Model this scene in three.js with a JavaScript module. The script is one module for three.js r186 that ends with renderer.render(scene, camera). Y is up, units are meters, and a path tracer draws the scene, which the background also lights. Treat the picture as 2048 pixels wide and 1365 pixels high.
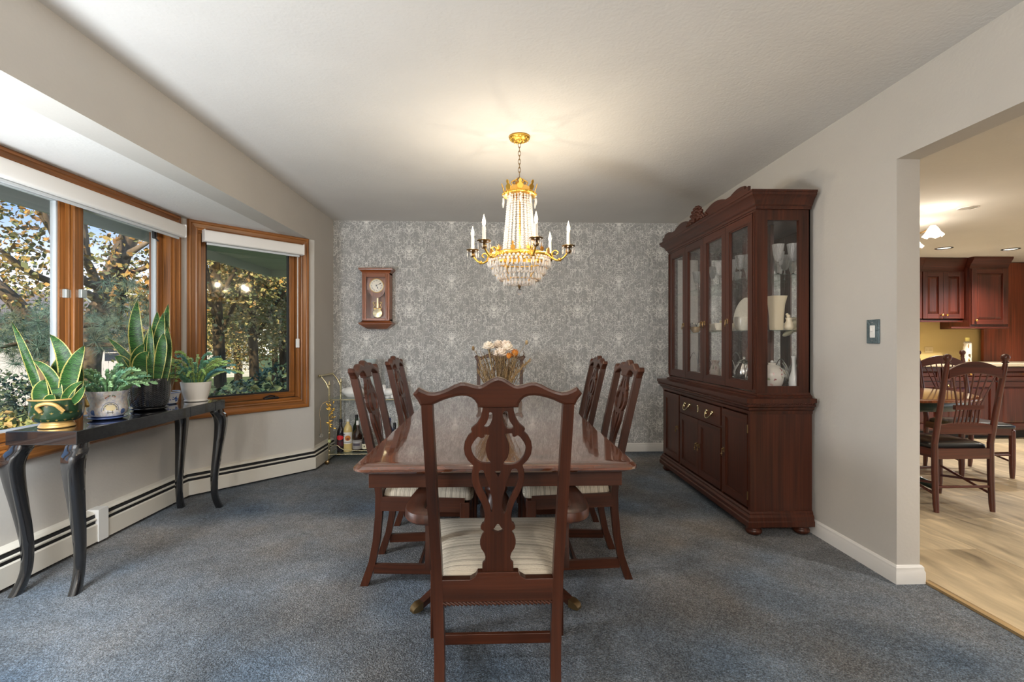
import * as THREE from 'three';
import { RoundedBoxGeometry } from 'three/addons/geometries/RoundedBoxGeometry.js';
import { mergeGeometries, toCreasedNormals } from 'three/addons/utils/BufferGeometryUtils.js';
import { RectAreaLightUniformsLib } from 'three/addons/lights/RectAreaLightUniformsLib.js';

// ---------- camera, sky, sun, exposure ----------
// world: x to the right, y up, z = -(distance ahead). V(x, height, ahead)
const scene = new THREE.Scene();
const camera = new THREE.PerspectiveCamera(70.84, 2048 / 1365, 0.05, 400);
camera.position.set(0, 1.179, 0);
camera.rotation.y = -2 * Math.PI / 180;
const renderer = new THREE.WebGLRenderer();
renderer.toneMapping = THREE.LinearToneMapping;
renderer.toneMappingExposure = 1.15;
renderer.shadowMap.enabled = true;
RectAreaLightUniformsLib.init();

const SKY_W = 256, SKY_H = 128;
{
  const d = new Float32Array(SKY_W * SKY_H * 4);
  const hor = [1.8, 1.75, 1.7], mid = [0.25, 0.50, 0.98], zen = [0.16, 0.36, 0.85];
  for (let j = 0; j < SKY_H; j++) {
    const e = Math.max(0, (j + 0.5) / SKY_H * 2 - 1); // 0 horizon .. 1 zenith
    const t = Math.min(1, e / 0.15), u = Math.min(1, Math.max(0, (e - 0.15) / 0.85));
    const s = t * t * (3 - 2 * t);
    for (let i = 0; i < SKY_W; i++) {
      const k = (j * SKY_W + i) * 4;
      for (let c = 0; c < 3; c++) d[k + c] = (hor[c] * (1 - s) + mid[c] * s) * (1 - u) + zen[c] * u;
      d[k + 3] = 1;
    }
  }
  const t = new THREE.DataTexture(d, SKY_W, SKY_H, THREE.RGBAFormat, THREE.FloatType);
  t.mapping = THREE.EquirectangularReflectionMapping; t.magFilter = THREE.LinearFilter; t.needsUpdate = true;
  scene.background = t; scene.backgroundIntensity = 1.0;
}
const sun = new THREE.DirectionalLight(new THREE.Color(1, 0.82, 0.6), 6.5);
sun.position.set(-3, 14, 26); sun.target.position.set(0, 0, 0); sun.castShadow = true; sun.shadow.radius = 2;
Object.assign(sun.shadow.camera, { left: -40, right: 40, top: 40, bottom: -40, near: 0.5, far: 120 });
scene.add(sun, sun.target);

// ---------- helpers ----------
let seed = 12345;
const rnd = () => { seed = (seed * 1664525 + 1013904223) >>> 0; return seed / 4294967296; };
const rr = (a, b) => a + (b - a) * rnd();
const V = (x, h, f) => new THREE.Vector3(x, h, -f);
const v3 = (x, y, z) => new THREE.Vector3(x, y, z);
const used = {};
function numbered(n) { const k = used[n] = (used[n] ?? -1) + 1; return k ? `${n}_${String(k).padStart(3, '0')}` : n; }
function thing(name, label, category, pos = [0, 0, 0], turn = 0, group) {
  const o = new THREE.Group(); o.name = numbered(name); o.position.set(...(pos.isVector3 ? [pos.x, pos.y, pos.z] : pos)); o.rotation.y = turn;
  o.userData = { label, category }; if (group) o.userData.group = group;
  scene.add(o); return o;
}
function structure(name) { const o = new THREE.Group(); o.name = name; o.userData = { kind: 'structure' }; scene.add(o); return o; }
const FL = (g) => { let q = g.index ? g.toNonIndexed() : g; for (const a of Object.keys(q.attributes)) if (!['position', 'normal', 'uv'].includes(a)) q.deleteAttribute(a); if (!q.attributes.normal) q.computeVertexNormals(); if (!q.attributes.uv) q.setAttribute('uv', new THREE.BufferAttribute(new Float32Array(q.attributes.position.count * 2), 2)); return q; };
const merge = (l) => l.length === 1 ? FL(l[0]) : mergeGeometries(l.map(FL), false);
function mesh(g, m) { const o = new THREE.Mesh(Array.isArray(g) ? merge(g) : g, m); o.castShadow = o.receiveShadow = true; return o; }
function part(parent, name, g, m, label) { const o = mesh(g, m); o.name = name; if (label) o.userData.label = label; parent.add(o); return o; }
function struct(name, g, m) { const o = mesh(g, m); o.name = name; o.userData = { kind: 'structure' }; scene.add(o); return o; }
function single(name, label, category, g, m, pos = [0, 0, 0], turn = 0, group) { const o = mesh(g, m); o.name = numbered(name); o.position.set(...(pos.isVector3 ? [pos.x, pos.y, pos.z] : pos)); o.rotation.y = turn; o.userData = { label, category }; if (group) o.userData.group = group; scene.add(o); return o; }
function dup(o, pos, turn, label, group) { const c = o.clone(); c.name = numbered(o.name.replace(/_\d{3}$/, '')); c.userData = { ...o.userData }; c.position.set(...(pos.isVector3 ? [pos.x, pos.y, pos.z] : pos)); if (turn !== undefined) c.rotation.y = turn; if (label) c.userData.label = label; if (group) c.userData.group = group; scene.add(c); return c; }
// geometry shorthands
const bx = (w, h, d, x = 0, y = 0, z = 0) => new THREE.BoxGeometry(w, h, d).translate(x, y, z);
const b6 = (x0, x1, y0, y1, z0, z1) => bx(x1 - x0, y1 - y0, z1 - z0, (x0 + x1) / 2, (y0 + y1) / 2, (z0 + z1) / 2);
const bw = (x0, x1, y0, y1, f0, f1) => b6(x0, x1, y0, y1, -f1, -f0); // by distance ahead
const rb = (w, h, d, r = 0.006, x = 0, y = 0, z = 0, s = 2) => new RoundedBoxGeometry(w, h, d, s, Math.min(r, w / 2.01, h / 2.01, d / 2.01)).translate(x, y, z);
const r6 = (x0, x1, y0, y1, z0, z1, r = 0.004) => rb(x1 - x0, y1 - y0, z1 - z0, r, (x0 + x1) / 2, (y0 + y1) / 2, (z0 + z1) / 2, 1);
const cyl = (r0, r1, h, x = 0, y = 0, z = 0, n = 16) => new THREE.CylinderGeometry(r1, r0, h, n).translate(x, y + h / 2, z);
const sph = (r, x = 0, y = 0, z = 0, n = 14, m = 10) => new THREE.SphereGeometry(r, n, m).translate(x, y, z);
const lathe = (pts, n = 28) => new THREE.LatheGeometry(pts.map(p => new THREE.Vector2(p[0], p[1])), n);
const tube = (pts, r, seg = 24, n = 8, closed = false) => new THREE.TubeGeometry(new THREE.CatmullRomCurve3(pts.map(p => p.isVector3 ? p : v3(...p)), closed, 'centripetal'), seg, r, n, closed);
const rod = (a, b, r0, r1 = r0, n = 8) => { const A = a.isVector3 ? a : v3(...a), B = b.isVector3 ? b : v3(...b), d = B.clone().sub(A), L = d.length(); const g = new THREE.CylinderGeometry(r1, r0, L, n).translate(0, L / 2, 0); g.applyQuaternion(new THREE.Quaternion().setFromUnitVectors(v3(0, 1, 0), d.normalize())); return g.translate(A.x, A.y, A.z); };
function poly(pts) { const s = new THREE.Shape(); pts.forEach((p, i) => i ? s.lineTo(p[0], p[1]) : s.moveTo(p[0], p[1])); s.closePath(); return s; }
function spl(pts, n = 0, closed = true) { const c = new THREE.SplineCurve(pts.concat(closed ? [pts[0]] : []).map(p => new THREE.Vector2(...p))); return c.getPoints(n || pts.length * 4).map(p => [p.x, p.y]); }
function ext(shape, depth, bevel = 0, seg = 12) { const s = Array.isArray(shape) ? poly(shape) : shape; return new THREE.ExtrudeGeometry(s, { depth: depth - 2 * bevel, bevelEnabled: bevel > 0, bevelThickness: bevel, bevelSize: bevel, bevelOffset: -bevel, bevelSegments: 2, curveSegments: seg }).translate(0, 0, bevel); }
// rows of points joined into a skin, ends capped
function loft(secs, closedRing = true, caps = true, crease = 0.7) {
  const P = [], n = secs[0].length; const tri = (a, b, c) => P.push(...a, ...b, ...c);
  for (let i = 0; i + 1 < secs.length; i++) for (let j = 0; j < (closedRing ? n : n - 1); j++) { const k = (j + 1) % n, A = secs[i][j], B = secs[i][k], C = secs[i + 1][k], D = secs[i + 1][j]; tri(A, B, C); tri(A, C, D); }
  if (caps && closedRing) for (const [s, f] of [[secs[0], 1], [secs[secs.length - 1], 0]]) { for (let j = 1; j + 1 < n; j++) f ? tri(s[0], s[j + 1], s[j]) : tri(s[0], s[j], s[j + 1]); }
  const g = new THREE.BufferGeometry(); g.setAttribute('position', new THREE.Float32BufferAttribute(P, 3)); g.computeVertexNormals();
  return FL(toCreasedNormals(g, crease));
}
// rectangular bar through a path: each station [x, y, z, width(x), depth(z)]
const bar = (st, crease = 0.5) => loft(st.map(([x, y, z, w, d]) => [[x - w / 2, y, z - d / 2], [x - w / 2, y, z + d / 2], [x + w / 2, y, z + d / 2], [x + w / 2, y, z - d / 2]]), true, true, crease);
const move = (g, x, y, z) => g.translate(x, y, z);
// uv in metres, the grain (v) along axis a or along the longest side
function grain(g, axis) {
  g = FL(g); g.computeBoundingBox(); const s = g.boundingBox.getSize(v3(0, 0, 0)).toArray();
  const a = axis ?? s.indexOf(Math.max(...s)); const p = g.attributes.position, nn = g.attributes.normal, uv = new Float32Array(p.count * 2);
  const off = rnd() * 7, off2 = rnd() * 7;
  for (let i = 0; i < p.count; i += 3) {
    const n = [0, 0, 0]; for (let k = 0; k < 3; k++) { n[0] += Math.abs(nn.getX(i + k)); n[1] += Math.abs(nn.getY(i + k)); n[2] += Math.abs(nn.getZ(i + k)); }
    const m = n.indexOf(Math.max(...n)); let va = a, ua; const rest = [0, 1, 2].filter(q => q !== m); if (!rest.includes(va)) { va = rest[1]; } ua = rest.find(q => q !== va);
    for (let k = 0; k < 3; k++) { const c = [p.getX(i + k), p.getY(i + k), p.getZ(i + k)]; uv[(i + k) * 2] = c[ua] + off; uv[(i + k) * 2 + 1] = c[va] + off2; }
  }
  g.setAttribute('uv', new THREE.BufferAttribute(uv, 2)); return g;
}
const grains = (l, axis) => merge(l.map(g => grain(g, axis)));
// ---------- textures ----------
const hash = (x, y) => { let h = (x * 374761393 + y * 668265263) | 0; h = (h ^ (h >>> 13)) * 1274126177 | 0; return ((h ^ (h >>> 16)) >>> 0) / 4294967296; };
function vnoise(x, y, px, py) { const xi = Math.floor(x), yi = Math.floor(y), fx = x - xi, fy = y - yi, m = (a, b) => ((a % b) + b) % b, h = (i, j) => hash(m(i, px), m(j, py)), sx = fx * fx * (3 - 2 * fx), sy = fy * fy * (3 - 2 * fy); return (h(xi, yi) * (1 - sx) + h(xi + 1, yi) * sx) * (1 - sy) + (h(xi, yi + 1) * (1 - sx) + h(xi + 1, yi + 1) * sx) * sy; }
function fbm(u, v, fx, fy, oct) { let a = 0, w = 0.5, t = 0; for (let o = 0; o < oct; o++) { a += w * vnoise(u * fx, v * fy, fx, fy); t += w; w *= 0.5; fx *= 2; fy *= 2; } return a / t; }
function dataTex(n, m, fn, srgb, size = [1, 1]) { const d = new Uint8Array(n * m * 4); for (let j = 0; j < m; j++) for (let i = 0; i < n; i++) { const c = fn((i + 0.5) / n, (j + 0.5) / m, i, j), k = (j * n + i) * 4; for (let q = 0; q < 3; q++) d[k + q] = Math.max(0, Math.min(255, Math.round((Array.isArray(c) ? c[q] : c) * 255))); d[k + 3] = 255; } const t = new THREE.DataTexture(d, n, m); t.wrapS = t.wrapT = THREE.RepeatWrapping; t.magFilter = THREE.LinearFilter; t.repeat.set(1 / size[0], 1 / size[1]); if (srgb) t.colorSpace = THREE.SRGBColorSpace; t.needsUpdate = true; return t; }
function canvasTex(w, h, draw, srgb = true, size) { const c = document.createElement('canvas'); c.width = w; c.height = h; const g = c.getContext('2d'); draw(g, w, h); const t = new THREE.CanvasTexture(c); t.wrapS = t.wrapT = THREE.RepeatWrapping; if (srgb) t.colorSpace = THREE.SRGBColorSpace; if (size) t.repeat.set(1 / size[0], 1 / size[1]); return t; }

const woodTex = dataTex(512, 512, (u, v) => {
  const warp = fbm(u, v, 4, 2, 3) * 0.35, s = fbm(u + warp * 0.12, v, 48, 2, 3), f = fbm(u, v, 180, 6, 2), b = fbm(u + warp * 0.3, v, 7, 2, 3);
  const q = 0.50 + 0.34 * s + 0.16 * f + 0.26 * (b - 0.5); return [q, q * 0.985, q * 0.96];
}, true, [0.5, 1.1]);
const burlTex = dataTex(512, 512, (u, v) => { const w = fbm(u, v, 5, 3, 4), s = fbm(u + w * 0.25, v + w * 0.1, 26, 4, 3), c = fbm(u, v, 90, 12, 2); const q = 0.48 + 0.40 * s + 0.2 * c + 0.25 * (w - 0.5); return [q, q * 0.98, q * 0.95]; }, true, [0.55, 0.9]);
const carpetTex = dataTex(1024, 1024, (u, v, i, j) => { const f = hash(i, j), f2 = vnoise(u * 460, v * 460, 460, 460), c = fbm(u, v, 5, 5, 3), cl = fbm(u, v, 60, 60, 2); const q = 0.28 + 0.22 * f + 0.34 * f2 + 0.10 * cl + 0.30 * (c - 0.5); const h = (hash(j, i + 77) - 0.5) * 0.10 + (fbm(u, v, 4, 4, 3) - 0.5) * 0.24; return [q * (1.0 + h), q * 1.0, q * (1.0 - h)]; }, true, [1.7, 1.7]);  // broad warm and cool hue patches paint uneven lighting into the pile colour
const carpetBump = dataTex(512, 512, (u, v, i, j) => 0.5 * hash(i, j) + 0.5 * vnoise(u * 200, v * 200, 200, 200), false, [0.85, 0.85]);
const plasterBump = dataTex(512, 512, (u, v, i, j) => 0.6 * fbm(u, v, 90, 90, 2) + 0.4 * fbm(u, v, 24, 24, 2), false, [0.9, 0.9]);
const paintTex = dataTex(256, 256, (u, v) => { const q = 0.965 + 0.05 * (fbm(u, v, 5, 5, 4) - 0.5); return q; }, true, [2.2, 2.2]);
const stoneTex = dataTex(1024, 512, (u, v) => { const w = fbm(u, v, 4, 3, 4), a = fbm(u, v + w * 0.2, 5, 22, 4), b = fbm(u + 0.3 * w, v + w * 0.1, 20, 60, 3), c = fbm(u, v, 5, 4, 3); const q = 0.76 + 0.26 * (a - 0.5) + 0.12 * (b - 0.5) + 0.26 * (c - 0.5); return [q * 1.02, q * 0.945, q * 0.81]; }, true, [1.9, 0.95]);
const barkTex = dataTex(256, 256, (u, v) => { const a = fbm(u, v, 14, 5, 4), b = fbm(u, v, 5, 5, 3); const q = 0.35 + 0.5 * a + 0.3 * (b - 0.5); return [q, q * 0.93, q * 0.82]; }, true, [1, 2]);
const grassTex = dataTex(256, 256, (u, v, i, j) => { const q = 0.5 + 0.3 * hash(i, j) + 0.4 * (fbm(u, v, 6, 6, 3) - 0.5); return q; }, true, [2, 2]);
const stripeTex = dataTex(64, 1024, (u, v, i, j) => { // woven stripes across v
  const k = vnoise(v * 46, 3.3, 46, 8), m = vnoise(v * 150, 7.7, 150, 9), n = hash(i, j), w = hash(i >> 1, j >> 1);
  let q = 0.80 + 0.10 * (n - 0.5) + 0.08 * (w - 0.5); if (m > 0.60) q -= 0.55 * Math.min(0.5, m - 0.60) + 0.10; q -= 0.10 * Math.max(0, k - 0.5); const b = 0;
  return [q, q * 0.94, (q * 0.85) - b * 0.3];
}, true, [0.16, 0.27]);
const weaveBump = dataTex(128, 128, (u, v, i, j) => 0.5 + 0.5 * Math.sin(u * 2 * Math.PI * 32) * Math.sin(v * 2 * Math.PI * 32), false, [0.06, 0.06]);
// damask wallpaper, one repeat 0.89 x 0.61 m
const paperTex = canvasTex(1334, 914, (g, w, h) => {
  g.fillStyle = '#a9a9a8'; g.fillRect(0, 0, w, h); g.lineCap = 'round';
  for (let i = 0; i < 3200; i++) { const x = rnd() * w, q = rnd(); g.strokeStyle = q < 0.5 ? `rgba(112,112,112,${0.10 + 0.24 * rnd()})` : `rgba(205,205,203,${0.10 + 0.24 * rnd()})`; g.lineWidth = 1 + rnd() * 4; const y = rnd() * h, l = 30 + rnd() * 260; for (const dy of [0, -h]) { g.beginPath(); g.moveTo(x, y + dy); g.lineTo(x + rr(-2, 2), y + l + dy); g.stroke(); } }
  const cw = w / 2; // two mirrored columns, the second half dropped
  const curve = (cx, cy, p, lw, al) => { for (const s of [-1, 1]) for (const dy of [-h, 0, h]) for (const dx of [-w, 0, w]) { const q = p.map(([a, b]) => [cx + dx + s * a, cy + dy + b]); if (q.every(([x, y]) => x < -60 || x > w + 60 || y < -60 || y > h + 60)) continue; g.strokeStyle = `rgba(246,245,241,${Math.min(1, al * 1.35)})`; g.lineWidth = lw; g.beginPath(); g.moveTo(...q[0]); for (let i = 1; i + 2 < q.length; i += 3) g.bezierCurveTo(...q[i], ...q[i + 1], ...q[i + 2]); g.stroke(); } };
  for (const [cx, cy] of [[cw * 0.5, h * 0.30], [cw * 1.5, h * 0.80]]) {
    for (let k = 0; k < 5; k++) { const a = k * 17, L = 120 - k * 15; curve(cx, cy, [[k * 3, 0], [a * 0.3, -L * 0.45], [a * 1.2, -L * 0.6], [a, -L]], 6, 0.6); curve(cx, cy, [[k * 3, 14], [a * 0.3, L * 0.4], [a * 1.1, L * 0.5], [a * 0.9, L * 0.85]], 5, 0.5); }
    curve(cx, cy, [[0, -215], [60, -190], [50, -130], [120, -110]], 5, 0.55); curve(cx, cy, [[215, -20], [205, 10], [185, 30], [165, 40], [130, 90], [150, 150], [80, 190]], 5, 0.5);
    // many small scrolls and tendrils all over
    for (let k = 0; k < 120; k++) { const x = rr(6, 330), y = rr(-457, 457), r = rr(14, 34), a = rr(0, 6.28), d = rnd() < .5 ? 1 : -1, P = (t, q) => [x + Math.cos(a + d * t) * r * q, y + Math.sin(a + d * t) * r * q]; curve(cx, cy, [P(0, 2.2), P(.5, 1.9), P(.9, 1.35), P(1.5, 1.05), P(2.2, 1.0), P(2.9, .95), P(3.6, .8), P(4.2, .7), P(4.8, .55), P(5.4, .35)], rr(4, 6.5), rr(.30, .62)); }
    for (let k = 0; k < 90; k++) { const x = rr(6, 330), y = rr(-457, 457), a = rr(-44, 44), b = rr(-54, 54); curve(cx, cy, [[x, y], [x + a, y + b * 0.2], [x + a * 0.2, y + b], [x + a * 1.2, y + b * 1.1]], rr(3.5, 6), rr(0.28, 0.6)); }
  }
}, true, [0.89, 0.61]);
const heightUV = (g, H) => { g = FL(g); const p = g.attributes.position, uv = g.attributes.uv; for (let i = 0; i < p.count; i++) uv.setY(i, p.getY(i) / H); return g; };
// ---------- materials ----------
const M = {};
const std = (o) => new THREE.MeshStandardMaterial(o), phy = (o) => new THREE.MeshPhysicalMaterial(o);
const rgb = (r, g, b) => new THREE.Color().setRGB(r, g, b);
M.paint = std({ color: rgb(0.575, 0.545, 0.502), map: paintTex, roughness: 0.85, bumpMap: plasterBump, bumpScale: 0.0006 });
M.ceil = std({ color: rgb(0.78, 0.765, 0.74), map: paintTex, roughness: 0.9, bumpMap: plasterBump, bumpScale: 0.0012 });
M.paper = std({ map: paperTex, color: rgb(1, 1, 1), roughness: 0.75 });
M.trim = phy({ color: rgb(0.72, 0.70, 0.67), roughness: 0.45, clearcoat: 0.2 });
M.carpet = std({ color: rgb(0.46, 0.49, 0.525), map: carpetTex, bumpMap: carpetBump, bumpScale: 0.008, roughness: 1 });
M.oak = phy({ color: rgb(0.50, 0.185, 0.038), map: woodTex, roughness: 0.38, clearcoat: 0.35, clearcoatRoughness: 0.25 });
M.mahog = phy({ color: rgb(0.096, 0.0255, 0.0095), map: woodTex, roughness: 0.40, clearcoat: 0.22, clearcoatRoughness: 0.18, specularIntensity: 0.7 });
M.top = phy({ color: rgb(0.21, 0.068, 0.031), map: burlTex, roughness: 0.12, clearcoat: 1, clearcoatRoughness: 0.03, ior: 1.9 });
M.cherry = phy({ color: rgb(0.112, 0.0275, 0.0115), map: woodTex, roughness: 0.42, clearcoat: 0.2, clearcoatRoughness: 0.22, specularIntensity: 0.7 });
M.clockwood = phy({ color: rgb(0.52, 0.15, 0.042), map: woodTex, roughness: 0.35, clearcoat: 0.5, clearcoatRoughness: 0.2 });
M.kwood = phy({ color: rgb(0.16, 0.030, 0.016), map: woodTex, roughness: 0.35, clearcoat: 0.5, clearcoatRoughness: 0.2 });
M.kpanel = phy({ color: rgb(0.42, 0.085, 0.028), map: woodTex, roughness: 0.35, clearcoat: 0.4, clearcoatRoughness: 0.25 });
M.black = phy({ color: rgb(0.010, 0.010, 0.011), roughness: 0.14, clearcoat: 1, clearcoatRoughness: 0.03 });
M.fabric = std({ color: rgb(0.90, 0.90, 0.88), map: stripeTex, bumpMap: weaveBump, bumpScale: 0.0006, roughness: 0.95 });
M.pane = phy({ color: 0xffffff, transmission: 1, thickness: 0, roughness: 0, ior: 1.45 });
M.hazypane = phy({ color: rgb(0.95, 0.96, 0.90), transmission: 1, thickness: 0, roughness: 0.05, ior: 1.45 });
M.glass = phy({ color: 0xffffff, transmission: 1, thickness: 0.004, roughness: 0.02, ior: 1.5 });
M.shelfglass = phy({ color: rgb(0.88, 0.95, 0.92), transmission: 1, thickness: 0, roughness: 0.02, ior: 1.5 });
M.crystal = phy({ color: rgb(1, 0.98, 0.96), transmission: 0.62, thickness: 0.01, roughness: 0.05, ior: 1.6 });
M.goblet = phy({ color: 0xffffff, transmission: 1, thickness: 0.002, roughness: 0.0, ior: 1.55 });
M.brass = std({ color: rgb(0.80, 0.50, 0.14), metalness: 1, roughness: 0.24 });
M.gilt = std({ color: rgb(0.83, 0.50, 0.10), metalness: 1, roughness: 0.32 });
M.oldbrass = std({ color: rgb(0.30, 0.20, 0.095), metalness: 1, roughness: 0.35 });
M.palebrass = std({ color: rgb(0.72, 0.62, 0.38), metalness: 1, roughness: 0.22 });
M.silver = std({ color: rgb(0.83, 0.82, 0.80), metalness: 1, roughness: 0.10 });
M.mirror = std({ color: rgb(0.80, 0.81, 0.80), metalness: 1, roughness: 0.02 });
M.white = phy({ color: rgb(0.80, 0.79, 0.76), roughness: 0.3, clearcoat: 0.4 });
M.cream = phy({ color: rgb(0.78, 0.68, 0.49), roughness: 0.3, clearcoat: 0.6, clearcoatRoughness: 0.1 });
M.shade = std({ color: rgb(0.78, 0.75, 0.71), roughness: 0.6 });
M.dark = std({ color: rgb(0.012, 0.012, 0.013), roughness: 0.6 });
M.darkmetal = std({ color: rgb(0.05, 0.05, 0.055), metalness: 0.8, roughness: 0.4 });
M.heater = phy({ color: rgb(0.70, 0.66, 0.58), roughness: 0.4, clearcoat: 0.2 });
M.candle = std({ color: rgb(0.85, 0.78, 0.68), roughness: 0.5 });
// ---------- room shell ----------
const XL = -1.692, XR = 1.954, FB = 5.08, FN = -3.2, HC = 2.44, HS = 2.107, XB = -2.36, FC = 3.71, FA = 4.45, KX = 7.2, KF = 6.16, KH = 2.22, XE = 2.07;
const planar = (g, f) => { g = FL(g); const p = g.attributes.position, n = g.attributes.normal, uv = new Float32Array(p.count * 2); for (let i = 0; i < p.count; i++) { const r = f(p.getX(i), p.getY(i), p.getZ(i), n.getX(i), n.getY(i), n.getZ(i)); uv[2 * i] = r[0]; uv[2 * i + 1] = r[1]; } g.setAttribute('uv', new THREE.BufferAttribute(uv, 2)); return g; };
const boxuv = (g) => planar(g, (x, y, z, a, b, c) => Math.abs(b) > 0.7 ? [x, z] : Math.abs(a) > 0.7 ? [z, y] : [x, y]);
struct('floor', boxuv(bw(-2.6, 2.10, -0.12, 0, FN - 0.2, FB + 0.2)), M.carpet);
struct('ceiling', boxuv(bw(-1.9, XE, HC, HC + 0.3, FN - 0.2, FB + 0.2)), M.ceil);
struct('wall_back', planar(bw(-1.9, XE, 0, HC, FB, FB + 0.18), (x, y) => [x + 0.237, y + 0.15]), M.paper);
struct('wall_front', boxuv(bw(-1.9, KX, 0, HC, FN - 0.2, FN)), M.paint);
struct('wall_left', boxuv(merge([bw(-1.86, XL, 0, HC, FA, FB), bw(-1.86, XL, HS, HC, 0.45, FA), bw(-1.86, XL, 0, HC, FN, 0.45)])), M.paint);
struct('wall_right', boxuv(merge([bw(XR, XE, 0, HC, 2.27, FB), bw(XR, XE, 2.066, HC, -0.6, 2.27), bw(XR, XE, 0, HC, FN, -0.6)])), M.paint);
// bay: soffit, then walls built in their own frame (x along the wall, z into the room)
const bayPts = [[XL - 0.168, -0.45 + 0.2], [XB - 0.14, -1.19 + 0.1], [XB - 0.14, -FC - 0.05], [XL - 0.168, -FA - 0.16]];
struct('ceiling_bay', boxuv(new THREE.ExtrudeGeometry(poly(bayPts.map(([x, z]) => [x, -z])), { depth: 0.12, bevelEnabled: false }).rotateX(-Math.PI / 2).translate(0, HS, 0)), M.ceil);
const bays = {};
function bayWall(name, a, b, win) {
  const dx = b[0] - a[0], df = b[1] - a[1], L = Math.hypot(dx, df), turn = Math.atan2(df, dx);
  const s = new THREE.Shape(); s.moveTo(-0.04, 0); s.lineTo(L + 0.04, 0); s.lineTo(L + 0.04, HS); s.lineTo(-0.04, HS); s.closePath();
  if (win) { const h = new THREE.Path(); h.moveTo(win[0], win[2]); h.lineTo(win[0], win[3]); h.lineTo(win[1], win[3]); h.lineTo(win[1], win[2]); h.closePath(); s.holes.push(h); }
  const o = struct(name, boxuv(new THREE.ExtrudeGeometry(s, { depth: 0.12, bevelEnabled: false }).translate(0, 0, -0.12)), M.paint);
  o.position.set(a[0], 0, -a[1]); o.rotation.y = turn; bays[name] = { L, turn, a };
}
const SILL = 0.655, HEAD = 2.035;
bayWall('wall_bay_middle', [XB, 1.19], [XB, FC], [0.09, 2.40, SILL, HEAD]);
bayWall('wall_bay_far', [XB, FC], [XL, FA], [0.10, 0.905, SILL, HEAD]);
bayWall('wall_bay_near', [XL, 0.45], [XB, 1.19], null);
// windows: casing, jamb, sashes and panes in the wall's own frame
function frameOf(x0, x1, y0, y1, z0, z1, w, r = 0.004) { return [grain(r6(x0, x1, y1 - w, y1, z0, z1, r)), grain(r6(x0, x1, y0, y0 + w, z0, z1, r)), grain(r6(x0, x0 + w, y0 + w, y1 - w, z0, z1, r)), grain(r6(x1 - w, x1, y0 + w, y1 - w, z0, z1, r))]; }
const casingProfile = [[0, 0], [0.075, 0], [0.075, 0.016], [0.066, 0.024], [0.052, 0.024], [0.046, 0.018], [0.02, 0.013], [0.01, 0.017], [0, 0.012]];
function mouldFrame(x0, x1, y0, y1) { // mitred moulding round an opening, profile u outward, v into the room
  const run = (p, q, o) => { // p,q inner corners, o outward
    const d = [q[0] - p[0], q[1] - p[1]], L = Math.hypot(...d), t = [d[0] / L, d[1] / L];
    const sec = (c, sg) => casingProfile.map(([u, v]) => [c[0] + o[0] * u + t[0] * u * sg, c[1] + o[1] * u + t[1] * u * sg, v]);
    return grain(loft([sec(p, -1), sec(q, 1)], true, true, 0.4), Math.abs(t[0]) > 0.5 ? 0 : 1);
  };
  return [run([x0, y1], [x1, y1], [0, 1]), run([x1, y0], [x0, y0], [0, -1]), run([x0, y0], [x0, y1], [-1, 0]), run([x1, y1], [x1, y0], [1, 0])];
}
function windowUnit(n, wall, x0, x1, mulls, paneMat) {
  const w = structure('window_' + n), B = bays[wall]; w.position.set(B.a[0], 0, -B.a[1]); w.rotation.y = B.turn;
  const nm = ['head_casing', 'sill_casing', 'side_casing', 'side_casing'];
  mouldFrame(x0, x1, SILL, HEAD).forEach((g, i) => part(w, nm[i], g, M.oak));
  ['head_jamb', 'sill_board', 'side_jamb', 'side_jamb'].forEach((q, i) => part(w, q, frameOf(x0, x1, SILL, HEAD, -0.15, 0.004, 0.022)[i], M.oak));
  const xs = [x0 + 0.022, ...mulls, x1 - 0.022];
  for (const m of mulls) part(w, 'mullion', [grain(r6(m - 0.03, m + 0.03, SILL + 0.02, HEAD - 0.02, -0.13, -0.012, 0.006)), grain(r6(m - 0.042, m - 0.032, SILL + 0.02, HEAD - 0.02, -0.11, -0.03, 0.003)), grain(r6(m + 0.032, m + 0.042, SILL + 0.02, HEAD - 0.02, -0.11, -0.03, 0.003))], M.oak);
  for (let i = 0; i + 1 < xs.length; i++) {
    const a = xs[i] + (i ? 0.034 : 0.004), b = xs[i + 1] - (i + 2 < xs.length ? 0.034 : 0.004), y0 = SILL + 0.026, y1 = HEAD - 0.026;
    frameOf(a, b, y0, y1, -0.10, -0.052, 0.045).forEach(g => part(w, 'sash_rail', g, M.oak));
    part(w, 'weather_strip', frameOf(a + 0.044, b - 0.044, y0 + 0.044, y1 - 0.044, -0.092, -0.060, 0.012, 0.002), n === 1 ? M.vinyl : M.dark);
    part(w, 'glass_pane', b6(a + 0.05, b - 0.05, y0 + 0.05, y1 - 0.05, -0.080, -0.076), paneMat);
  }
  return w;
}
M.vinyl = std({ color: rgb(0.55, 0.58, 0.60), roughness: 0.4 });
const win1 = windowUnit(1, 'wall_bay_middle', 0.09, 2.40, [0.83, 1.63], M.pane);
for (const m of [0.83, 1.63]) { const l = part(win1, 'latch', [r6(m - 0.06, m - 0.012, 1.42, 1.47, -0.055, -0.03, 0.004), r6(m - 0.004, m + 0.036, 1.425, 1.475, -0.014, 0.006, 0.004), rod([m + 0.03, 1.43, 0.0], [m + 0.05, 1.405, 0.012], 0.006)], M.nickel = M.nickel ?? std({ color: rgb(0.55, 0.62, 0.62), metalness: 0.7, roughness: 0.35 }), 'grey metal casement latch'); }
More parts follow.
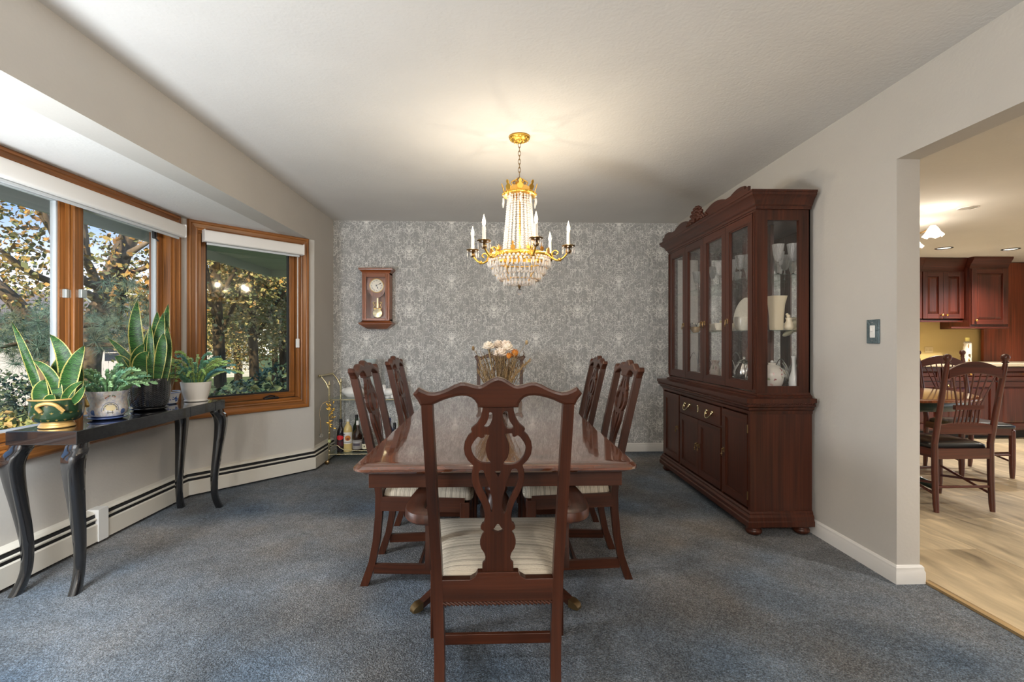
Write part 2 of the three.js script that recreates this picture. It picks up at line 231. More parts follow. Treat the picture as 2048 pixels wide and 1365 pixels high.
part(win1, 'sash_lock', [r6(2.262, 2.285, 1.90, 1.955, -0.05, -0.03, .006), rod([2.272, 1.905, -.03], [2.290, 1.885, -.02], .005)], M.darkmetal, 'dark sash lock');
const win2 = windowUnit(2, 'wall_bay_far', 0.10, 0.905, [], M.hazypane);
part(win2, 'crank_handle', [r6(0.60, 0.72, SILL + 0.022, SILL + 0.04, -0.045, 0.0, 0.006), tube([[0.69, SILL + 0.045, -0.02], [0.65, SILL + 0.055, -0.01], [0.6, SILL + 0.045, 0.0]], 0.006, 10, 6)], M.darkmetal, 'dark folding crank handle');
part(win2, 'pull_cord', [rod([0.868, 1.19, 0.022], [0.868, 1.93, 0.022], 0.0018), rod([0.874, 1.19, 0.022], [0.874, 1.93, 0.022], 0.0018)], M.white, 'white blind pull cord');
part(win2, 'cord_tensioner', r6(0.858, 0.884, 1.12, 1.20, 0.008, 0.032, 0.004), M.white);
// roller shades
function rollerShade(wall, x0, x1, y, label) {
  const B = bays[wall], t = thing('roller_shade', label, 'window shade', [B.a[0], 0, -B.a[1]], B.turn);
  part(t, 'cassette', [ext(spl([[0, 0], [0.05, -0.002], [0.062, 0.02], [0.06, 0.075], [0.045, 0.088], [0, 0.088]], 40).map(p => p), x1 - x0, 0).rotateY(-Math.PI / 2).scale(-1, 1, 1).translate(x0, y, 0.026)].map(g => { g = FL(g); g.computeVertexNormals(); return g; }), M.shade);
  part(t, 'end_cap', r6(x1, x1 + 0.006, y - 0.004, y + 0.092, 0.026, 0.09, 0.003), M.white); part(t, 'end_cap', r6(x0 - 0.006, x0, y - 0.004, y + 0.092, 0.026, 0.09, 0.003), M.white);
  part(t, 'hem_bar', r6(x0 + 0.02, x1 - 0.02, y - 0.022, y - 0.004, 0.042, 0.054, 0.004), M.vinyl);
  return t;
}
rollerShade('wall_bay_middle', 0.12, 2.42, 1.945, 'long white roller shade cassette across the top of the triple window');
rollerShade('wall_bay_far', 0.125, 0.895, 1.945, 'short white roller shade cassette on the angled window');
// baseboards, opening trim, carpet edge strip
const bbProfile = [[0, 0], [0.016, 0], [0.016, 0.055], [0.012, 0.066], [0.012, 0.078], [0.006, 0.086], [0, 0.088]];
function baseRun(a, b, n) { const d = [b[0] - a[0], b[1] - a[1]]; return loft([a, b].map(c => bbProfile.map(([u, v]) => [c[0] + n[0] * u, v, -(c[1] + n[1] * u)])), true, true, 0.4); }
struct('baseboard_right', [loft([[XR, FB, -1, 0], [XR, 2.27, -1, -1], [XE, 2.27, 1, -1], [XE, 2.9, 1, 0]].map(([x, f, a, b]) => bbProfile.map(([u, v]) => [x + a * u, v, -(f + b * u)])), true, true, 0.4)], M.trim);
struct('baseboard_back', [baseRun([XL, FB], [XR, FB], [0, -1])], M.trim);
struct('trim_1', [grain(bw(2.085, 2.118, 0, 0.012, -0.6, 2.27))], std({ color: rgb(0.62, 0.42, 0.2), map: woodTex, roughness: 0.5 }));
// baseboard heater: one run round the bay
{
  const t = thing('baseboard_heater', 'cream metal baseboard heater running along the bay under the windows', 'heater');
  const seg = (a, b, n0, n1) => { // a,b wall points, n = mitre offsets into room
    const prof = (list) => loft([[a, n0], [b, n1]].map(([c, n]) => list.map(([u, v]) => [c[0] + n[0] * u, v, -(c[1] + n[1] * u)])), true, true, 0.4);
    part(t, 'front_panel', prof([[0.052, 0.018], [0.06, 0.018], [0.06, 0.116], [0.054, 0.122], [0.050, 0.122]]), M.heater);
    part(t, 'dark_slot', prof([[0.002, 0.02], [0.046, 0.02], [0.046, 0.168], [0.002, 0.182]]), M.dark, 'dark fin slot');
    part(t, 'damper', prof([[0.040, 0.146], [0.056, 0.142], [0.057, 0.149], [0.041, 0.155]]), M.heater);
    part(t, 'top_cover', prof([[0.0, 0.186], [0.030, 0.184], [0.044, 0.174], [0.046, 0.178], [0.032, 0.189], [0.0, 0.196]]), M.heater);
  };
  const dB = bays.wall_bay_far.turn, nF = [Math.sin(dB), -Math.cos(dB)], nM = [1, 0];
  const mit = (p, q) => { const s = [p[0] + q[0], p[1] + q[1]], k = 1 / (1 + p[0] * q[0] + p[1] * q[1]); return [s[0] * k, s[1] * k]; };
  const m1 = mit(nM, nF), m2 = mit(nF, [1, 0]);
  seg([XB, 1.25], [XB, FC], nM, m1); seg([XB, FC], [XL, FA], m1, m2); seg([XL, FA], [XL, 4.96], m2, [1, 0]);
  part(t, 'joint_clip', bw(XB + 0.0, XB + 0.066, 0.016, 0.2, 2.86, 2.93), M.white, 'white joint clip over the panel');
}
// ---------- kitchen shell ----------
struct('ceiling_kitchen', boxuv(bw(XE, KX + 0.2, KH, KH + 0.5, FN - 0.2, KF + 0.2)), M.ceil);
struct('wall_kitchen_back', boxuv(bw(XE - 0.1, KX + 0.2, 0, KH, KF, KF + 0.15)), M.kwall = std({ color: rgb(0.60, 0.44, 0.17), map: paintTex, roughness: 0.8 }));
struct('wall_kitchen_right', boxuv(merge([bw(KX, KX + 0.15, 0, KH, FN, 0.6), bw(KX, KX + 0.15, 0, KH, 4.4, KF), bw(KX, KX + 0.15, 0, 0.15, 0.6, 4.4), bw(KX, KX + 0.15, 2.1, KH, 0.6, 4.4)])), M.paint);
{ const w = structure('window_3'); for (let i = 0; i < 2; i++) { const f0 = 0.6 + i * 1.9; part(w, 'door_frame', [bw(KX + 0.02, KX + 0.08, 0.15, 2.1, f0, f0 + 0.07), bw(KX + 0.02, KX + 0.08, 0.15, 2.1, f0 + 1.83, f0 + 1.9), bw(KX + 0.02, KX + 0.08, 0.15, 0.25, f0 + 0.07, f0 + 1.83), bw(KX + 0.02, KX + 0.08, 2.02, 2.1, f0 + 0.07, f0 + 1.83)], M.trim); part(w, 'glass_pane', bw(KX + 0.045, KX + 0.05, 0.25, 2.02, f0 + 0.07, f0 + 1.83), M.pane); } }  // unseen glazed opening, added to let sky light into the kitchen
{ // vinyl floor slabs, joints recessed: slabs 0.61 x 0.305 laid along the room, each its own mesh
  const fl = structure('floor_kitchen');
  part(fl, 'underlay', bw(2.10, KX + 0.2, -0.12, -0.003, FN - 0.2, KF + 0.2), std({ color: rgb(0.30, 0.24, 0.15), roughness: 0.9 }));
  const mats = [0, 1, 2, 3].map(i => phy({ color: rgb(...[[0.86, 0.82, 0.76], [0.80, 0.76, 0.70], [0.92, 0.88, 0.80], [0.84, 0.78, 0.68]][i]), map: stoneTex, roughness: 0.38, clearcoat: 0.15, clearcoatRoughness: 0.3 }));
  const W = 0.61, D = 0.91, vars = [0, 1, 2, 3, 4, 5, 6, 7].map(i => planar(bx(W - 0.0015, 0.006, D - 0.0015, 0, -0.003, 0), (x, y, z) => [z * 0.9 + i * 0.37, x * 0.8 + i * 0.29]));
  const extra = [];
  for (let i = 0; i < 9; i++) for (let j = -4; j < 7; j++) {
    const x = 2.12 + W / 2 + i * W, f = 0.35 + j * D + (i % 2) * D / 2; const g = vars[(i * 5 + j * 3 + 40) % 8], m = mats[(i * 3 + j * 7 + 41) % 4];
    if (f + D / 2 > KF || x > KX) continue;
    const o = part(fl, 'floor_tile', g, m); o.position.set(x, 0, -f);
  }
}
// ---------- dining chairs ----------
const lean = (y) => -0.222 - 0.128 * Math.pow(Math.max(0, (y - 0.46) / 0.6), 1.12);
function bend(g) { g = FL(g); const p = g.attributes.position; for (let i = 0; i < p.count; i++) p.setZ(i, p.getZ(i) + lean(p.getY(i))); g.computeVertexNormals(); return g; }
const mir = (l) => l.concat(l.slice().reverse().filter(p => Math.abs(p[0]) > 1e-5).map(p => [-p[0], p[1]]));
const SPLAT = [[.044, .9928], [.0452, .9799], [.0506, .9614], [.0602, .9451], [.0761, .9308], [.0777, .9264], [.0752, .9187], [.0859, .9088], [.0957, .8899], [.0992, .8698], [.0963, .8496], [.087, .8316], [.0721, .8157], [.0755, .8043], [.0779, .786], [.077, .7653], [.0707, .7445], [.0620, .7235], [.0545, .709], [.0472, .6927], [.0412, .6714], [.0387, .6525], [.0421, .6346], [.0477, .631], [.0521, .6214], [.0511, .613], [.0434, .607], [.0416, .6034], [.049, .5925], [.0542, .5756], [.0543, .5635], [.0504, .5488], [.0416, .5342], [.0383, .5219], [.0395, .5083], [.0474, .4997], [.048, .470]];
const HOLES = {
  A: [[.0222, .9799], [.0274, .9766], [.029, .9625], [.0349, .9472], [.0434, .9341], [.0371, .9297], [.0266, .9308], [.0192, .9407], [.0143, .956], [.0134, .969], [.0159, .9766]],
  B: [[.0193, .911], [.0393, .9132], [.0415, .9055], [.0479, .9021], [.0574, .9066], [.0691, .8944], [.0789, .8766], [.0797, .8631], [.074, .8451], [.0613, .8293], [.0442, .8214], [.0174, .8225], [.027, .8384], [.0322, .8586], [.0328, .8721], [.0289, .8899], [.0224, .9055]],
  C: [[.04, .8021], [.0497, .8055], [.0573, .7986], [.0596, .7792], [.0554, .7584], [.0448, .7329], [.034, .7096], [.0265, .6861], [.0222, .6684], [.0162, .6684], [.0127, .6837], [.0148, .7096], [.0198, .7352], [.0273, .7653], [.0337, .7815]]
};
const CREST = [[0, 1.0785], [.0123, 1.0754], [.0247, 1.0691], [.0371, 1.0609], [.0471, 1.0552], [.0545, 1.0539], [.0644, 1.0552], [.0805, 1.0602], [.0928, 1.0634], [.1052, 1.0628], [.1239, 1.0558], [.1427, 1.0457], [.1616, 1.038], [.1791, 1.0342], [.1939, 1.0355], [.2074, 1.0412], [.222, 1.0495], [.2376, 1.031], [.2353, 1.0266], [.2259, 1.0138], [.2201, 1.0009], [.2184, .997], [.1889, .9977], [.175, 1.0035], [.156, 1.0125], [.1371, 1.0189], [.1184, 1.0234], [.1021, 1.0255], [.0872, 1.0247], [.0748, 1.0202], [.0649, 1.0112], [.0588, 1.0009], [.0576, .9906]];
function splatShape() {
  const s = poly(mir(SPLAT)); const hole = (l) => { const h = new THREE.Path(); l.forEach((p, i) => i ? h.lineTo(...p) : h.moveTo(...p)); h.closePath(); s.holes.push(h); };
  for (const k of 'ABC') { const l = spl(HOLES[k], HOLES[k].length * 3); hole(l); hole(l.map(p => [-p[0], p[1]])); }
  hole(mir([[0, .8032], [.0142, .8009], [.0086, .7883], [.0022, .7792], [0, .7769]]));
  hole(mir([[0, .6334], [.0062, .6298], [.0113, .6202], [.0212, .6094], [.0102, .6022], [0, .5986]]));
  return s;
}
function roundTrap(w0, w1, z0, z1, inset, y, n = 13, r = 0.035) { // ring round a trapezoid seat, corners rounded
  const ring = [], C = [[-w0 / 2, z0], [-w1 / 2, z1], [w1 / 2, z1], [w0 / 2, z0]].map(([x, z]) => [x - Math.sign(x) * inset, z + (z < (z0 + z1) / 2 ? inset : -inset)]);
  const lerp = (a, b, t) => [a[0] + (b[0] - a[0]) * t, a[1] + (b[1] - a[1]) * t];
  for (let k = 0; k < 4; k++) { const P = C[(k + 3) % 4], Q = C[k], R = C[(k + 1) % 4]; const l1 = Math.hypot(P[0] - Q[0], P[1] - Q[1]), l2 = Math.hypot(R[0] - Q[0], R[1] - Q[1]), A = lerp(Q, P, r / l1), B = lerp(Q, R, r / l2); for (let t = 0; t <= 1.0001; t += 0.25) { const a = lerp(A, Q, t), b = lerp(Q, B, t), c = lerp(a, b, t); ring.push([c[0], y, c[1]]); } const E = lerp(R, Q, r / l2); for (let t = 1; t < 8; t++) { const c = lerp(B, E, t / 8); ring.push([c[0], y, c[1]]); } }
  return ring.reverse();
}
function cushion(w0, w1, z0, z1, y) {
  const lv = [[0, .0], [-.004, .012], [0, .028], [.010, .038], [.03, .046], [.07, .053], [.12, .057], [.165, .058]];
  const g = loft(lv.map(([i, h]) => roundTrap(w0, w1, z0, z1, i, y + h)), true, true, 1.2);
  return planar(g, (x, yy, z, a, b, c) => [x, z - (yy - y) * Math.sign(c) * (Math.abs(c) > 0.6 ? 1 : 0)]);
}
function makeChair(name, label, arm, pos, turn, group) {
  const t = thing(name, label, 'chair', pos, turn, group), W = M.mahog, fw = arm ? 0.54 : 0.47, z1 = arm ? 0.26 : 0.22, hy = 0.42;
  for (const s of [-1, 1]) { // back leg and post in one sweep
    const st = [[.176, 0, -.296], [.177, .05, -.278], [.178, .12, -.255], [.180, .22, -.236], [.184, .34, -.224], [.188, .44, -.221], [.190, .52, lean(.52)], [.194, .62, lean(.62)], [.198, .74, lean(.74)], [.2005, .86, lean(.86)], [.203, .95, lean(.95)], [.2035, 1.0, lean(1.0)]];
    part(t, 'back_post', grain(bar(st.map(([x, y, z], i) => [s * (x - .004), y, z, .031, i < 2 ? .038 : .034])), 1), W);
    const lx = s * (fw / 2 - .028), lz = z1 - .03; // straight moulded front leg
    part(t, 'front_leg', [grain(rb(.045, hy - .01, .045, .004, lx, (hy - .01) / 2, lz)), ...[-.012, 0, .012].map(d => grain(rb(.006, hy - .02, .006, .003, lx + d, (hy - .01) / 2, lz + .022)))], W);
    part(t, 'side_rail', grain(loft([[s * .186, -.215], [s * (fw / 2 - .018), z1 - .03]].map(([x, z]) => [[x - .012, .365, z], [x - .012, hy + .012, z], [x + .012, hy + .012, z], [x + .012, .365, z]])), 2), W);
    part(t, 'side_stretcher', grain(loft([[s * .178, -.25], [lx, lz]].map(([x, z]) => [[x - .009, .06, z], [x - .009, .105, z], [x + .009, .105, z], [x + .009, .06, z]])), 2), W);
  }
  part(t, 'front_rail', grain(rb(fw - .08, .07, .024, .004, 0, .385, z1 - .018)), W);
  part(t, 'back_rail', [grain(bend(ext([[-.176, .385], [.176, .385], [.176, .452], [.085, .452], [.068, .462], [.062, .474], [-.062, .474], [-.068, .462], [-.085, .452], [-.176, .452]], .03, .002).translate(0, 0, -.015)), 0)], W);
  part(t, 'cross_stretcher', grain(rb(arm ? .46 : .37, .038, .016, .003, 0, .084, arm ? .07 : -.03)), W);
  // rope moulding under the back rail
  const rope = [rod([-.172, .378, -.226], [.172, .378, -.226], .0075, .0075, 10)]; for (let i = 0; i < 27; i++) { const x = -.164 + i * .0126; rope.push(rod([x - .0075, .3735, -.2315], [x + .0075, .3825, -.2315], .0052, .0052, 7)); }
  part(t, 'rope_moulding', rope, W, 'carved rope moulding');
  part(t, 'splat', grain(bend(ext(splatShape(), .016, .0025).translate(0, 0, -.008)), 1), W, 'pierced and carved back splat');
  const cr = mir(CREST); part(t, 'crest_rail', grain(bend(ext(cr, .034, .008).translate(0, 0, -.017)), 0), W);
  part(t, 'seat', cushion(.35, fw - .014, -.205, z1 + .006, hy), M.fabric, 'cream and taupe striped upholstered seat');
  if (arm) for (const s of [-1, 1]) {
    const path = spl([[.196, -.238], [.232, -.232], [.254, -.205], [.262, -.16], [.262, -.09], [.256, -.02], [.250, .04], [.252, .07]], 26, false);
    const secs = path.map(([x, z], i) => { const p = path[Math.max(0, i - 1)], q = path[Math.min(path.length - 1, i + 1)], dx = q[0] - p[0], dz = q[1] - p[1], L = Math.hypot(dx, dz), nx = dz / L, nz = -dx / L, w = i > 20 ? .026 : .03, y0 = .628, y1 = .662; const o = [[-w, y0 + .006], [-w + .006, y0], [w - .006, y0], [w, y0 + .006], [w, y1 - .009], [w - .003, y1 - .003], [w - .010, y1], [-w + .010, y1], [-w + .003, y1 - .003], [-w, y1 - .009]]; return (s > 0 ? o : o.map(([a, b]) => [-a, b])).map(([a, y]) => [s * (x + nx * a * s * s * (s > 0 ? 1 : -1)), y, z + nz * a * (s > 0 ? 1 : -1)]); });
    part(t, 'arm', grain(loft(s > 0 ? secs : secs.map(q => q.slice().reverse()), true, true, 0.6), 2), W, 'curved flat arm');
    part(t, 'arm_support', grain(bar([[.250, .635, .035], [.247, .56, .045], [.243, .48, .035], [.243, .40, .02], [.243, .37, .02]].map(([x, y, z]) => [s * x, y, z, .026, .036])), 1), W);
  }
  return t;
}
const CH = 'chairs round the dining table';
makeChair('dining_armchair', 'carved mahogany armchair with striped seat, at the table end facing the wallpaper', true, V(0.008, 0, 1.70), Math.PI, CH);
const chairA = makeChair('dining_chair', 'carved mahogany side chair between table and bay, beside the black console table', false, V(-0.335, 0, 2.515), Math.PI / 2, CH);
dup(chairA, V(-0.335, 0, 3.27), Math.PI / 2 + 0.02, 'carved mahogany side chair between the dining table and the brass bar cart', CH);
dup(chairA, V(0.365, 0, 2.535), -Math.PI / 2, 'carved mahogany side chair across from the near door of the china cabinet', CH);
dup(chairA, V(0.365, 0, 3.29), -Math.PI / 2 - 0.02, 'carved mahogany side chair across from the far doors of the china cabinet', CH);
makeChair('dining_armchair', 'carved mahogany armchair behind the dried flowers with its back to the wallpaper', true, V(0.044, 0, 4.11), 0, CH);
// ---------- dining table ----------
{
  const t = thing('dining_table', 'long polished mahogany dining table with two pedestals and extension leaves', 'table', V(0.004, 0, 2.878));
  const seams = [-1.269, -0.440, 0.016, 0.442, 1.269].map(a => a); // along -z: near end first
  const hw = 0.487, edge = (x) => x;
  const prof = [[0, .733], [.014, .735], [.022, .742], [.022, .750], [.014, .758], [.004, .760]];
  for (let i = 0; i < 4; i++) {
    const f0 = seams[i] + 0.0006, f1 = seams[i + 1] - 0.0006, rc = 0.05;
    const outline = (o) => { const h = hw - .022 + o, pts = []; const n0 = i === 0 ? f0 + .022 - o : f0, n1 = i === 3 ? f1 - .022 + o : f1; const arc = (cx, cf, a0) => { for (let k = 0; k <= 6; k++) { const a = a0 + k / 6 * Math.PI / 2; pts.push([cx + Math.cos(a) * rc, cf + Math.sin(a) * rc]); } };
      if (i === 0) { arc(-h + rc, n0 + rc, Math.PI); arc(h - rc, n0 + rc, 1.5 * Math.PI); } else { pts.push([-h, n0], [h, n0]); }
      if (i === 3) { arc(h - rc, n1 - rc, 0); arc(-h + rc, n1 - rc, Math.PI / 2); } else { pts.push([h, n1], [-h, n1]); } return pts; };
    const g = loft(prof.map(([o, y]) => outline(o).map(([x, f]) => [x, y, -f])), true, true, 0.5);
    part(t, i === 0 || i === 3 ? 'table_top' : 'table_leaf', planar(g, (x, y, z, a, b) => Math.abs(b) > 0.6 ? [z + i * .31, x + i * .7] : [y + z, x]), M.top, i === 0 || i === 3 ? undefined : 'extension leaf');
  }
  for (const [a, b, c, d] of [[-.44, .44, -1.212, -1.19], [-.44, .44, 1.19, 1.212], [-.44, -.418, -1.19, 1.19], [.418, .44, -1.19, 1.19]]) part(t, 'apron', grain(r6(a, b, .672, .735, -d, -c, .003)), M.mahog);
  for (const [pf, s] of [[-.50, 1], [.50, -1]]) {
    const col = lathe([[0, .10], [.05, .10], [.07, .13], [.075, .17], [.05, .20], [.042, .22], [.06, .26], [.078, .31], [.08, .35], [.065, .40], [.048, .43], [.056, .445], [.056, .46], [.046, .48], [.044, .58], [.05, .60], [.06, .615], [.06, .635], [.10, .65], [.12, .672], [0, .672]]);
    const p = part(t, 'pedestal', col, M.mahog); p.position.z = -pf;
    part(t, 'pedestal_block', grain(rb(.5, .03, .34, .004, 0, .66, -pf)), M.mahog);
    for (const [ax, af] of [[-.355, -.30], [.355, -.30], [0, .40]]) {
      const L = Math.hypot(ax, af), ux = ax / L, uf = af / L * s; // sabre leg, section square to its run
      const st = [[.03, .20, .05, .06], [.10, .205, .048, .058], [.18, .17, .046, .05], [.26, .11, .042, .040], [.36, .052, .038, .032], [L - .035, .022, .036, .030]];
      const sec = ([d, y, w, h]) => [[-w / 2, y - h / 2 + .012], [-w / 2, y + h / 2 + .008], [w / 2, y + h / 2 + .008], [w / 2, y - h / 2 + .012]].map(([q, yy]) => [ux * d - uf * q, Math.max(.002, yy), -(uf * d + ux * q) - pf]);
      const leg = part(t, 'sabre_leg', grain(loft(st.map(sec), true, true, .5), Math.abs(ux) > Math.abs(uf) ? 0 : 2), M.mahog);
      const cap = [[L - .037, .021, .039, .035], [L - .015, .018, .040, .034], [L + .003, .013, .036, .024], [L + .010, .008, .028, .012]];
      part(leg, 'foot_cap', loft(cap.map(sec), true, true, .9), M.oldbrass, 'brass toe cap');
    }
  }
}
// ---------- dried flowers ----------
{
  const o = V(0.03, 0.7605, 2.88);
  const t = thing('flower_vase', 'clear glass vase of dried grasses and pale blooms on the dining table', 'vase', o);
  const wall = [[0.0, 0], [.040, 0], [.045, .01], [.048, .06], [.040, .13], [.036, .16], [.043, .185], [.040, .185], [.033, .16], [.037, .13], [.044, .06], [.041, .012], [0, .010]];
  part(t, 'vase', lathe(wall, 28), M.glass);
  const straw = [rgb(.36, .23, .10), rgb(.22, .14, .065), rgb(.46, .33, .17), rgb(.13, .085, .045)].map(c => std({ color: c, roughness: .9 }));
  const stems = [[], [], [], []], heads = [[], [], [], []];
  for (let i = 0; i < 120; i++) { const a = rnd() * 6.283, r = Math.sqrt(rnd()) * .15, h = rr(.22, .37) * (1 - r * .7), k = i % 4, b = v3(Math.cos(a) * .015, .03, Math.sin(a) * .015), e = v3(Math.cos(a) * r, h, Math.sin(a) * r * .9); stems[k].push(rod(b, e, .0016, .0009, 4)); const d = e.clone().sub(b).normalize(); for (let q = 0; q < 9; q++) { const p0 = e.clone().addScaledVector(d, -.07 + q * .011); heads[k].push(rod(p0, p0.clone().add(v3(rr(-.014, .014), rr(.012, .03), rr(-.014, .014))), .0022, .0003, 4)); } }
  for (let k = 0; k < 4; k++) { const s = part(t, 'grass_stems', stems[k], straw[k]); s.userData.kind = 'stuff'; const h = part(t, 'grass_heads', heads[k], straw[(k + 1) % 4]); h.userData.kind = 'stuff'; }
  const petal = std({ color: rgb(.86, .74, .62), roughness: .8, side: THREE.DoubleSide }), petal2 = std({ color: rgb(.90, .80, .66), roughness: .8, side: THREE.DoubleSide });
  const cup = (R, n) => { const out = [sph(R * .45, 0, 0, 0, 8, 6)]; for (let k = 0; k < n; k++) { const a = k * 2.4, ring = Math.sqrt((k + 1) / n), g = new THREE.SphereGeometry(R * .62, 7, 6).scale(.62, 1, .16); g.translate(0, R * .45, 0).rotateX(.15 + ring * 1.25).rotateZ(rr(-.2, .2)).translate(0, -R * .35 * ring, 0).rotateY(a); out.push(g); } return out; };
  for (const [x, y, z, R] of [[-.07, .385, .05, .037], [-.012, .39, -.02, .04], [.032, .385, .0, .045], [.0, .345, .07, .042], [.045, .375, .05, .036]]) { const b = part(t, 'bloom', cup(R, 26), R > .039 ? petal : petal2, 'pale cream dried bloom'); b.position.set(x, y, z); part(t, 'bloom_stem', rod([x * .1, .02, z * .1], [x, y - R * .4, z], .0028, .002, 6), straw[2]); }
  for (const [x, y, z, R] of [[.085, .345, .06, .02], [.05, .33, .09, .015]]) { const b = part(t, 'thistle_head', [sph(R, 0, 0, 0, 10, 8), ...Array.from({ length: 24 }, (_, i) => { const a = i * 2.4, e = .2 + i / 24 * 1.2, d = v3(Math.cos(a) * Math.cos(e), Math.sin(e), Math.sin(a) * Math.cos(e)); return rod(d.clone().multiplyScalar(R * .8), d.clone().multiplyScalar(R * 1.5), .003, .0005, 4); })], std({ color: rgb(.62, .22, .03), roughness: .9 }), 'orange strawflower head'); b.position.set(x, y, z); part(t, 'bloom_stem', rod([x * .1, .02, z * .1], [x, y, z], .0025, .002, 6), straw[1]); }
  for (const [x, y, z] of [[-.162, .375, .0], [.16, .41, -.03]]) { part(t, 'seed_head', sph(.011, 0, 0, 0, 8, 6).scale(.8, 1.3, .8).translate(x, y, z), straw[x < 0 ? 1 : 2]); part(t, 'bloom_stem', tube([[0, .05, 0], [x * .35, .22, z], [x * .8, y - .05, z], [x, y, z]], .0012, 14, 5), straw[2]); }
  const plume = []; for (let i = 0; i < 160; i++) { const s = i / 160, p = v3(.02 + .15 * s, .12 + .19 * Math.pow(s, .75), .10); plume.push(rod(p, p.clone().add(v3(rr(-.012, .02), rr(-.012, .02), rr(-.016, .016))), .0025, .0004, 4)); }
  part(t, 'grass_plume', plume, straw[0], 'arching feathery grass plume').userData.kind = 'stuff';
}
// ---------- console table under the window ----------
{
  const x0 = -2.25, x1 = -1.93, f0 = 2.283, f1 = 3.50, ox = (x0 + x1) / 2, of = (f0 + f1) / 2;
  const t = thing('console_table', 'long black lacquer console table with cabriole legs under the bay window', 'table', V(ox, 0, of));
  const L = (f1 - f0) / 2, Wd = (x1 - x0) / 2;
  part(t, 'table_top', rb(2 * Wd, .064, 2 * L, .004, 0, .73, 0), M.black);
  for (const f of [-.62, -.02, .5]) { }
  for (const f of [.22, .49]) part(t, 'edge_joint', rb(.004, .066, .004, .001, Wd, .73, -f), M.darkmetal);
  for (const sx of [-1, 1]) for (const sf of [-1, 1]) {
    const path = [[.0, .70, .058], [.004, .675, .062], [.020, .645, .064], [.026, .60, .060], [.020, .52, .054], [.008, .42, .047], [-.006, .30, .041], [-.014, .20, .036], [-.012, .11, .034], [0, .05, .035], [.018, .0, .038]];
    // knee bows outward diagonally, foot kicks out
    const oc = spl(path.map(([o, y]) => [o, y]), 40, false), wc = spl(path.map(([o, y, w]) => [w, y]), 40, false);
    part(t, 'leg', loft(oc.map(([o, y], i) => { const w = wc[i][0], x = sx * (Wd - .034 + o * .4), z = -sf * (L - .045 + o * 1.35), a = w * .52, b = w * .64, c = .008; return [[-a + c, -b], [-a, -b + c], [-a, b - c], [-a + c, b], [a - c, b], [a, b - c], [a, -b + c], [a - c, -b]].map(([p, q]) => [x + p, Math.max(0, y), z + q]).reverse(); }), true, true, .9), M.black);
  }
}
// ---------- china cabinet: sideboard and hutch, both against the right wall ----------
const at0 = (g, o) => g.translate(-o.x, -o.y, -o.z);
function doorPanel(f0, f1, y0, y1, x, o, glass, wood) { // a framed door in the plane x, facing -x; returns [frame pieces, panel]
  const w = glass ? .052 : .048, th = .022;
  const fr = [bw(x, x + th, y1 - w, y1, f0, f1), bw(x, x + th, y0, y0 + w, f0, f1), bw(x, x + th, y0 + w, y1 - w, f0, f0 + w), bw(x, x + th, y0 + w, y1 - w, f1 - w, f1)].map(g => at0(grain(g), o));
  const b = .008, md = [bw(x + .004, x + .016, y1 - w - b, y1 - w, f0 + w, f1 - w), bw(x + .004, x + .016, y0 + w, y0 + w + b, f0 + w, f1 - w), bw(x + .004, x + .016, y0 + w, y1 - w, f0 + w, f0 + w + b), bw(x + .004, x + .016, y0 + w, y1 - w, f1 - w - b, f1 - w)].map(g => at0(grain(g), o));
  const pn = glass ? at0(bw(x + .012, x + .015, y0 + w, y1 - w, f0 + w, f1 - w), o) : at0(grain(bw(x + .009, x + .018, y0 + w, y1 - w, f0 + w, f1 - w), 1), o);
  return { frame: fr.concat(md), panel: pn };
}
function moulding(prof, x0, x1, f0, f1) { // prof [out, y]; runs round the far side, front and near side of a case against the wall
  const secs = [[x1, f1, 0, 1], [x0, f1, -1, 1], [x0, f0, -1, -1], [x1, f0, 0, -1]].map(([x, f, a, b]) => prof.map(([u, y]) => [x + a * u, y, -(f + b * u)]));
  return loft(secs, true, true, .35);
}
const dropPull = (p, o, plate = true) => { const x = p.x, y = p.y, z = p.z; return [rb(.004, .034, .022, .002, x, y, z), sph(.007, x - .008, y + .006, z, 10, 8), rod([x - .012, y + .004, z], [x - .014, y - .02, z], .0024, .003), sph(.0062, x - .014, y - .026, z, 10, 8), sph(.004, x - .014, y - .036, z, 8, 6)].map(g => at0(g, o)); };
